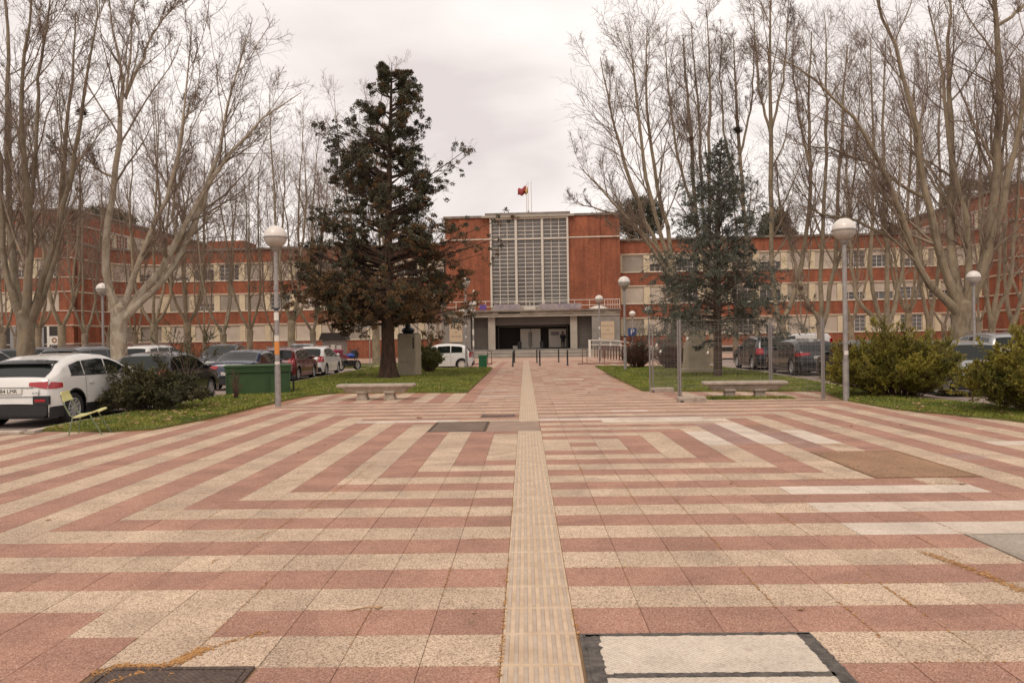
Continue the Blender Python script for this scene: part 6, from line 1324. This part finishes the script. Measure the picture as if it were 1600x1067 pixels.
# ---- dark conifer with browned lower crown
def conifer():
    g = np.random.default_rng(42); Y = 32.4; S = Y/FPX; B0 = on(605, 592); X0 = B0.x
    root = empty('dark_conifer', (X0, Y, .03), 0, 'tall ragged dark conifer with brown lower foliage on the left lawn', 'tree')
    tk = [(0, 0, -.1), (0, 0, .3), (.02, 0, .9), (0, 0, 2.0), (.05, 0, 4.0), (.12, 0, 7), (.22, 0, 10), (.32, 0, 12.2), (.36, 0, 13.3)]
    q, r_ = smooth_poly(tk, [.43, .36, .31, .27, .21, .15, .09, .045, .012], 26); b = MB(); b.tube(q, list(r_*(1+.05*np.sin(np.arange(26)*1.7))), 14, False)
    for a in range(7): t = a*.9+.2; b.tube([(math.cos(t)*.55, math.sin(t)*.55, -.08), (math.cos(t)*.36, math.sin(t)*.36, .1), (math.cos(t)*.22, math.sin(t)*.22, .6)], [.05, .1, .08], 7, False)
    b.build('trunk', MT['conbark'], root, True)
    # silhouette half widths (left, right) in metres by height of the tip
    def px2z(y): return (531-y)*S+CAM_H
    prof = [(88, -1, 3), (105, 22, 30), (127, 26, 45), (144, 36, 58), (171, 62, 52), (195, 85, 62), (229, 100, 74), (262, 95, 86), (296, 70, 92), (323, 110, 96), (357, 124, 104), (397, 140, 112), (430, 160, 120), (465, 140, 105), (500, 90, 60)]
    zs_ = np.array([px2z(p[0]) for p in prof])[::-1]; lf = np.array([p[1] for p in prof])[::-1]*S; rt = np.array([p[2] for p in prof])[::-1]*S
    LP = []; LR = []
    N_ = 200
    for i in range(N_):
        zt = 2.7+(13.2-2.7)*(i/N_)**1.25; th = g.uniform(0, 2*math.pi) if i % 3 else (0 if g.random() < .5 else math.pi)+g.normal(0, .45); c = math.cos(th)
        Lm = (np.interp(zt, zs_, rt) if c > 0 else np.interp(zt, zs_, lf)); Lm = (Lm*abs(c)+.5*(np.interp(zt, zs_, rt)+np.interp(zt, zs_, lf))*(1-abs(c)))*g.uniform(.5, 1.1)
        if Lm < .15: Lm = .15
        drop = .55*Lm if zt > 6 else .32*Lm; z0 = max(2.1, zt-drop*(1 if zt > 4.2 else .2)); tx = float(np.interp(z0, [p[2] for p in tk], [p[0] for p in tk]))
        pts = [(tx, 0, z0)]
        for k in range(1, 5): f = k/4; pts.append((tx+math.cos(th)*Lm*f+g.normal(0, .05), math.sin(th)*Lm*f+g.normal(0, .05), z0+(zt-z0)*f**1.5+g.normal(0, .04)-(.25*f*f if zt < 5 else 0)))
        q, r_ = smooth_poly(pts, [.03+.022*Lm, .026+.012*Lm, .018, .012, .006], 8); LP.append(q); LR.append(r_)
    # the long reaching boughs of the photograph
    def ext(tgt, z0, r0): q0 = at(tgt[0], tgt[1], Y); e = (q0.x-X0, g.uniform(-.6, .4), q0.z); q, r_ = smooth_poly([(.03, 0, z0), (e[0]*.35, e[1]*.4, z0+(e[2]-z0)*.25), (e[0]*.7, e[1]*.8, z0+(e[2]-z0)*.62), e], [r0, r0*.7, r0*.4, .01], 8); LP.append(q); LR.append(r_)
    for t_, z0, r0 in (((790, 368), 4.6, .07), ((770, 352), 5.0, .05), ((742, 372), 4.6, .05), ((736, 228), 7.6, .05), ((733, 242), 7.4, .03), ((745, 478), 2.4, .07), ((735, 500), 2.3, .05), ((715, 455), 2.6, .06), ((445, 410), 3.6, .07), ((448, 440), 3.3, .07), ((465, 470), 2.7, .07), ((500, 500), 2.5, .06), ((525, 515), 2.3, .05), ((470, 385), 4.0, .06), ((490, 330), 5.0, .05), ((510, 190), 8.0, .05), ((755, 400), 4.2, .05), ((560, 470), 2.4, .05), ((670, 470), 2.2, .06)): ext(t_, z0, r0)
    P = np.array(LP); Rd = np.array(LR); V0, F0 = tubes_np(P, Rd, 6); link('limb', np_mesh('limb', V0, F0), root, MT['conbark'], True)
    P1, R1 = grow(P, Rd, 9, .25, .30, .4, .8, .15, .12, 5, .6, g); P1 = P1; V1, F1 = tubes_np(P1, R1, 4); P2, R2 = grow(P1, R1, 5, .2, .45, .4, .8, .0, .18, 3, .6, g); V2, F2 = tubes_np(P2, R2, 3)
    link('branchlet', np_mesh('branchlet', np.vstack([V1, V2]), np.vstack([F1, F2+len(V1)])), root, MT['cedbark'])
    # clumps at branch ends; leave some branches bare
    C = np.concatenate([P1[:, -1], P1[:, 3], P1[:, 2], P2[:, -1], P[:, -1], P[:, -2], P[:, 3]]); inner = np.hypot(C[:, 0], C[:, 1]); ph = np.sin(C[:, 0]*2.3+C[:, 2]*1.9)+np.sin(C[:, 1]*2.9-C[:, 2]*1.3)
    keep = (g.random(len(C)) < np.where(C[:, 2] > 4.6, .62, .85)) & ((inner > .3) | (C[:, 2] > 3.2)) & (ph+g.normal(0, .3, len(C)) > np.where(C[:, 2] > 3.8, -.42, -1.1)); C = C[keep]; C = C[g.random(len(C)) < min(1, 5300/len(C))]
    n_ = 50; k = len(C); rad = g.uniform(.07, .17, k); U = g.normal(size=(k, n_, 3)); U /= np.linalg.norm(U, axis=2, keepdims=True); U[..., 2] *= .75
    ctr = C[:, None]+U*(rad[:, None, None]*g.uniform(.2, .85, (k, n_, 1))); cc = ctr.reshape(-1, 3); dd = (U+np.array([0, 0, .25])).reshape(-1, 3)
    br = 1/(1+np.exp((C[:, 2]-5.0+g.normal(0, 1.3, k))*1.1)); isb = np.repeat(g.random(k) < br*.7+.12, n_)
    for nm, sel, m in (('foliage', ~isb, 'con1'), ('browned_foliage', isb, 'con2')):
        V, F = leafs(cc[sel], dd[sel], .075, .022, g, .5); link(nm, np_mesh(nm, V, F), root, MT[m])
conifer()
# ---- blue green cedar on the right lawn
def cedar():
    g = np.random.default_rng(9); B0 = on(1122, 590); Y = B0.y; S = Y/FPX
    root = empty('blue_cedar', (B0.x, Y, .03), 0, 'blue green cedar with drooping layered branches behind the mesh fence', 'tree')
    H_ = (521-212)*S+CAM_H; q, r_ = smooth_poly([(0, 0, -.1), (.0, 0, 1.5), (.02, 0, 4), (.1, 0, 7), (.28, 0, H_)], [.17, .15, .13, .075, .01], 18); b = MB(); b.tube(q, list(r_), 10, False); b.build('trunk', MT['cedbark'], root, True)
    LP = []; LR = []
    for i in range(140):
        f = (i/140)**1.12; z = 1.75+(H_-1.95)*f; Lm = (.12+3.15*(1-f)**.85)*g.choice([.6, .85, 1.0, 1.12]); th = i*2.399+g.normal(0, .3); 
        if z < 2.6: Lm *= .95
        pts = [(q_, 0, 0) for q_ in (0,)]; c, s = math.cos(th), math.sin(th); rise = .28*Lm if z > 2.5 else .1*Lm; tx = .28*max(0, (z-4)/(H_-4))
        pts = [(tx, 0, z)]+[(tx+c*Lm*k/5+g.normal(0, .03), s*Lm*k/5+g.normal(0, .03), z+rise*math.sin(min(1, k/5*1.2)*1.4)-Lm*(.24*(k/5)**3*max(0, min(1, (5.2-z)/2.2))-.36*(k/5)*max(0, min(1, (z-3)/2.5)))) for k in range(1, 6)]
        q, r_ = smooth_poly(pts, [.012+.016*Lm, .02, .014, .01, .007, .004], 8); LP.append(q); LR.append(r_)
    for tgt, z0 in (((1012, 492), 2.6), ((1030, 503), 2.3), ((1212, 478), 2.7), ((1218, 415), 3.4), ((1008, 430), 3.4), ((1060, 505), 2.0), ((1085, 545), 1.35)):
        e = at(tgt[0], tgt[1], Y); ex = e.x-B0.x; q, r_ = smooth_poly([(0, 0, z0), (ex*.5, -.15, z0+(e.z-z0)*.35+.15), (ex, -.3, e.z)], [.04, .025, .008], 8); LP.append(q); LR.append(r_)
    P = np.array(LP); Rd = np.array(LR); V0, F0 = tubes_np(P, Rd, 5); link('limb', np_mesh('limb', V0, F0), root, MT['cedbark'], True)
    P1, R1 = grow(P, Rd, 12, .2, .27, .35, .8, -.2, .08, 5, .5, g); P2, R2 = grow(P1, R1, 7, .15, .42, .35, .7, -.35, .1, 4, .6, g)
    V1, F1 = tubes_np(P1, R1, 3); V2, F2 = tubes_np(P2, R2, 3); link('branchlet', np_mesh('branchlet', np.vstack([V1, V2]), np.vstack([F1, F2+len(V1)])), root, MT['cedbark'])
    pl, dl = on_branches(P, 90, g, .25); p1, d1 = on_branches(P1, 34, g); p2, d2 = on_branches(P2, 19, g); C = np.vstack([pl, p1, p2]); D = np.vstack([dl, d1, d2]); kp = g.random(len(C)) < np.clip((H_-C[:, 2])/4.6, .16, 1)*(.62+.30*np.sin(C[:, 2]*5.5)); C = C[kp]; D = D[kp]
    V, F = leafs(C, D, .075, .0105, g, .6); link('foliage', np_mesh('foliage', V, F), root, MT['cedar'])
cedar()
# ---- bushes
def bush(x, y, rx, ry, h, n, m, stemm, label, seed, upw=1.2, leaf=.05, lw=.008, sub=(8, 6), per=9, droop=0, name='bush', spiky=.3, z0=.03, jit=.6, t0=.1, top_bias=0, cat='bush'):
    g = np.random.default_rng(seed); root = empty(name, (x, y, gz(y)+z0), 0, label, cat); LP = []; LR = []
    for i in range(n):
        th = g.uniform(0, 2*math.pi); rr_ = math.sqrt(g.uniform(.02, 1)); hh = h*(1-.62*rr_**2)*g.uniform(.72, 1.05+spiky*g.random()); ex, ey = rx*rr_*math.cos(th), ry*rr_*math.sin(th)
        bx, by = ex*.25, ey*.25; pts = [(bx, by, -.05), (bx+(ex-bx)*.35, by+(ey-by)*.35, hh*.45), (bx+(ex-bx)*.72, by+(ey-by)*.72, hh*.82), (ex, ey, hh*(1-droop*rr_))]
        q, r_ = smooth_poly(pts, [.014, .010, .007, .003], 7); LP.append(q); LR.append(r_)
    P = np.array(LP); Rd = np.array(LR); P1, R1 = grow(P, Rd, sub[0], .15, .34, .4, .55, upw*.35, .1, 4, .7, g); P2, R2 = grow(P1, R1, sub[1], .15, .5, .4, .6, upw*.25, .12, 3, .7, g)
    Vs = []; Fs = []; o_ = 0
    for A, B_ in ((P, Rd), (P1, R1), (P2, R2)): v, f = tubes_np(A, B_, 3); Vs.append(v); Fs.append(f+o_); o_ += len(v)
    link('stem', np_mesh('stem', np.vstack(Vs), np.vstack(Fs)), root, MT[stemm])
    if per:
        p1, d1 = on_branches(P2, per, g, t0); p0, d0 = on_branches(P1, per, g, t0); V, F = leafs(np.vstack([p0, p1]), np.vstack([d0, d1]), leaf, lw, g, jit); link('foliage', np_mesh('foliage', V, F), root, MT[m])
    return root
bush(-9.0, 18.3, 1.35, 1.2, 1.12, 74, 'juniper', 'cedbark', 'dark spreading juniper bush in front of the white crossover bonnet', 51, upw=.2, leaf=.06, lw=.012, sub=(8, 6), per=11, droop=.25, spiky=.25, name='juniper_bush')
g = np.random.default_rng(3); sp = empty('tree_seedling', (-8.25, 18.6, .03), 0, 'long thin twigs arching up out of the juniper bush', 'plant'); LP = []; LR = []
for tgt in ((248, 512), (262, 505), (345, 510), (330, 520), (300, 525), (215, 520), (290, 535), (350, 545)):
    e = at(tgt[0], tgt[1], 18.6); q, r_ = smooth_poly([(0, 0, .6), ((e.x+8.25)*.4, .1, .6+(e.z-.6)*.6), (e.x+8.25, 0, e.z)], [.012, .008, .004], 7); LP.append(q); LR.append(r_)
P = np.array(LP); Rd = np.array(LR); P1, R1 = grow(P, Rd, 12, .3, .22, .4, .7, .1, .1, 4, .6, g); V0, F0 = tubes_np(P, Rd, 4); V1, F1 = tubes_np(P1, R1, 3); link('stem', np_mesh('stem', np.vstack([V0, V1]), np.vstack([F0, F1+len(V0)])), sp, MT['cedbark'])
p1, d1 = on_branches(P1, 22, g); V, F = leafs(p1, d1, .05, .009, g, .6); link('foliage', np_mesh('foliage', V, F), sp, MT['juniper'])
bush(9.3, 19.3, 1.8, 1.3, 1.42, 170, 'bush', 'brownbush', 'large olive green bush behind the right lamp post', 52, upw=1.4, leaf=.05, lw=.0095, sub=(9, 8), per=17, spiky=.38, jit=.45)
bush(10.25, 15.0, 1.7, 1.3, 1.36, 190, 'bush', 'brownbush', 'large yellowish bush cut by the right edge of the photo', 53, upw=1.3, leaf=.05, lw=.0095, sub=(9, 8), per=17, spiky=.38, jit=.45)
bush(8.0, 20.4, .7, .6, .9, 45, 'bush', 'brownbush', 'lower bush growing left of the right lamp post foot', 58, upw=1.2, leaf=.05, lw=.009, sub=(8, 7), per=10) if False else None
p = on(997, 576); bush(p.x, p.y+.3, .95, .8, 1.55, 120, 'brownbush', 'brownbush', 'bare red brown shrub right of the right lawn lamp post', 54, upw=.8, sub=(7, 6), per=3, leaf=.04, lw=.01, name='bare_shrub', cat='shrub', spiky=.1)
p = on(1052, 577); bush(p.x, p.y+.3, 1.0, .8, 1.55, 110, 'brownbush', 'brownbush', 'bare red brown shrub left of the tapered pedestal', 55, upw=.8, sub=(7, 6), per=3, leaf=.04, lw=.01, name='bare_shrub', cat='shrub', spiky=.1)
bush(-4.75, 38.1, .7, .7, 1.35, 70, 'ivybush', 'cedbark', 'olive shrub between the bust pedestal and the white small hatchback', 56, upw=1.0, leaf=.06, lw=.02, sub=(7, 5), per=7, name='shrub', cat='shrub')
bush(-8.08, 21.3, .16, .16, 1.0, 9, 'brownbush', 'brownbush', 'thin leafless sapling in front of the green container', 57, upw=1, sub=(3, 2), per=2, leaf=.03, name='sapling', cat='plant')
# evergreens above the roofs
for px, py, Y, r_, h, lab, sd in ((1212, 352, 118, 3.0, 4.5, 'round dark evergreen behind the right wing roof', 61), (1535, 292, 122, 6, 3.2, 'dark cedar crown above the right pavilion roof', 62), (168, 336, 120, 4, 2.5, 'dark evergreen top behind the left pavilion roof', 63), (1000, 325, 125, 4, 3.5, 'small conifer top behind the central block', 64)):
    g = np.random.default_rng(sd); q = at(px, py, Y); root = empty('evergreen_tree', (q.x, Y, gz(Y)), 0, lab, 'tree'); b = MB(); b.tube([(0, 0, 0), (0, 0, q.z)], [.4, .15], 8); b.build('trunk', MT['cedbark'], root)
    k = 260; U = g.normal(size=(k, 3)); U /= np.linalg.norm(U, axis=1, keepdims=True); C = np.array([0, 0, q.z-h*.4])+U*np.array([r_, r_, h])*g.uniform(.3, 1, (k, 1))**.5; cc = (C[:, None]+g.normal(0, .28, (k, 45, 3))).reshape(-1, 3); V, F = leafs(cc, g.normal(size=cc.shape), .35, .1, g, .2); link('crown', np_mesh('crown', V, F), root, MT['con1'])
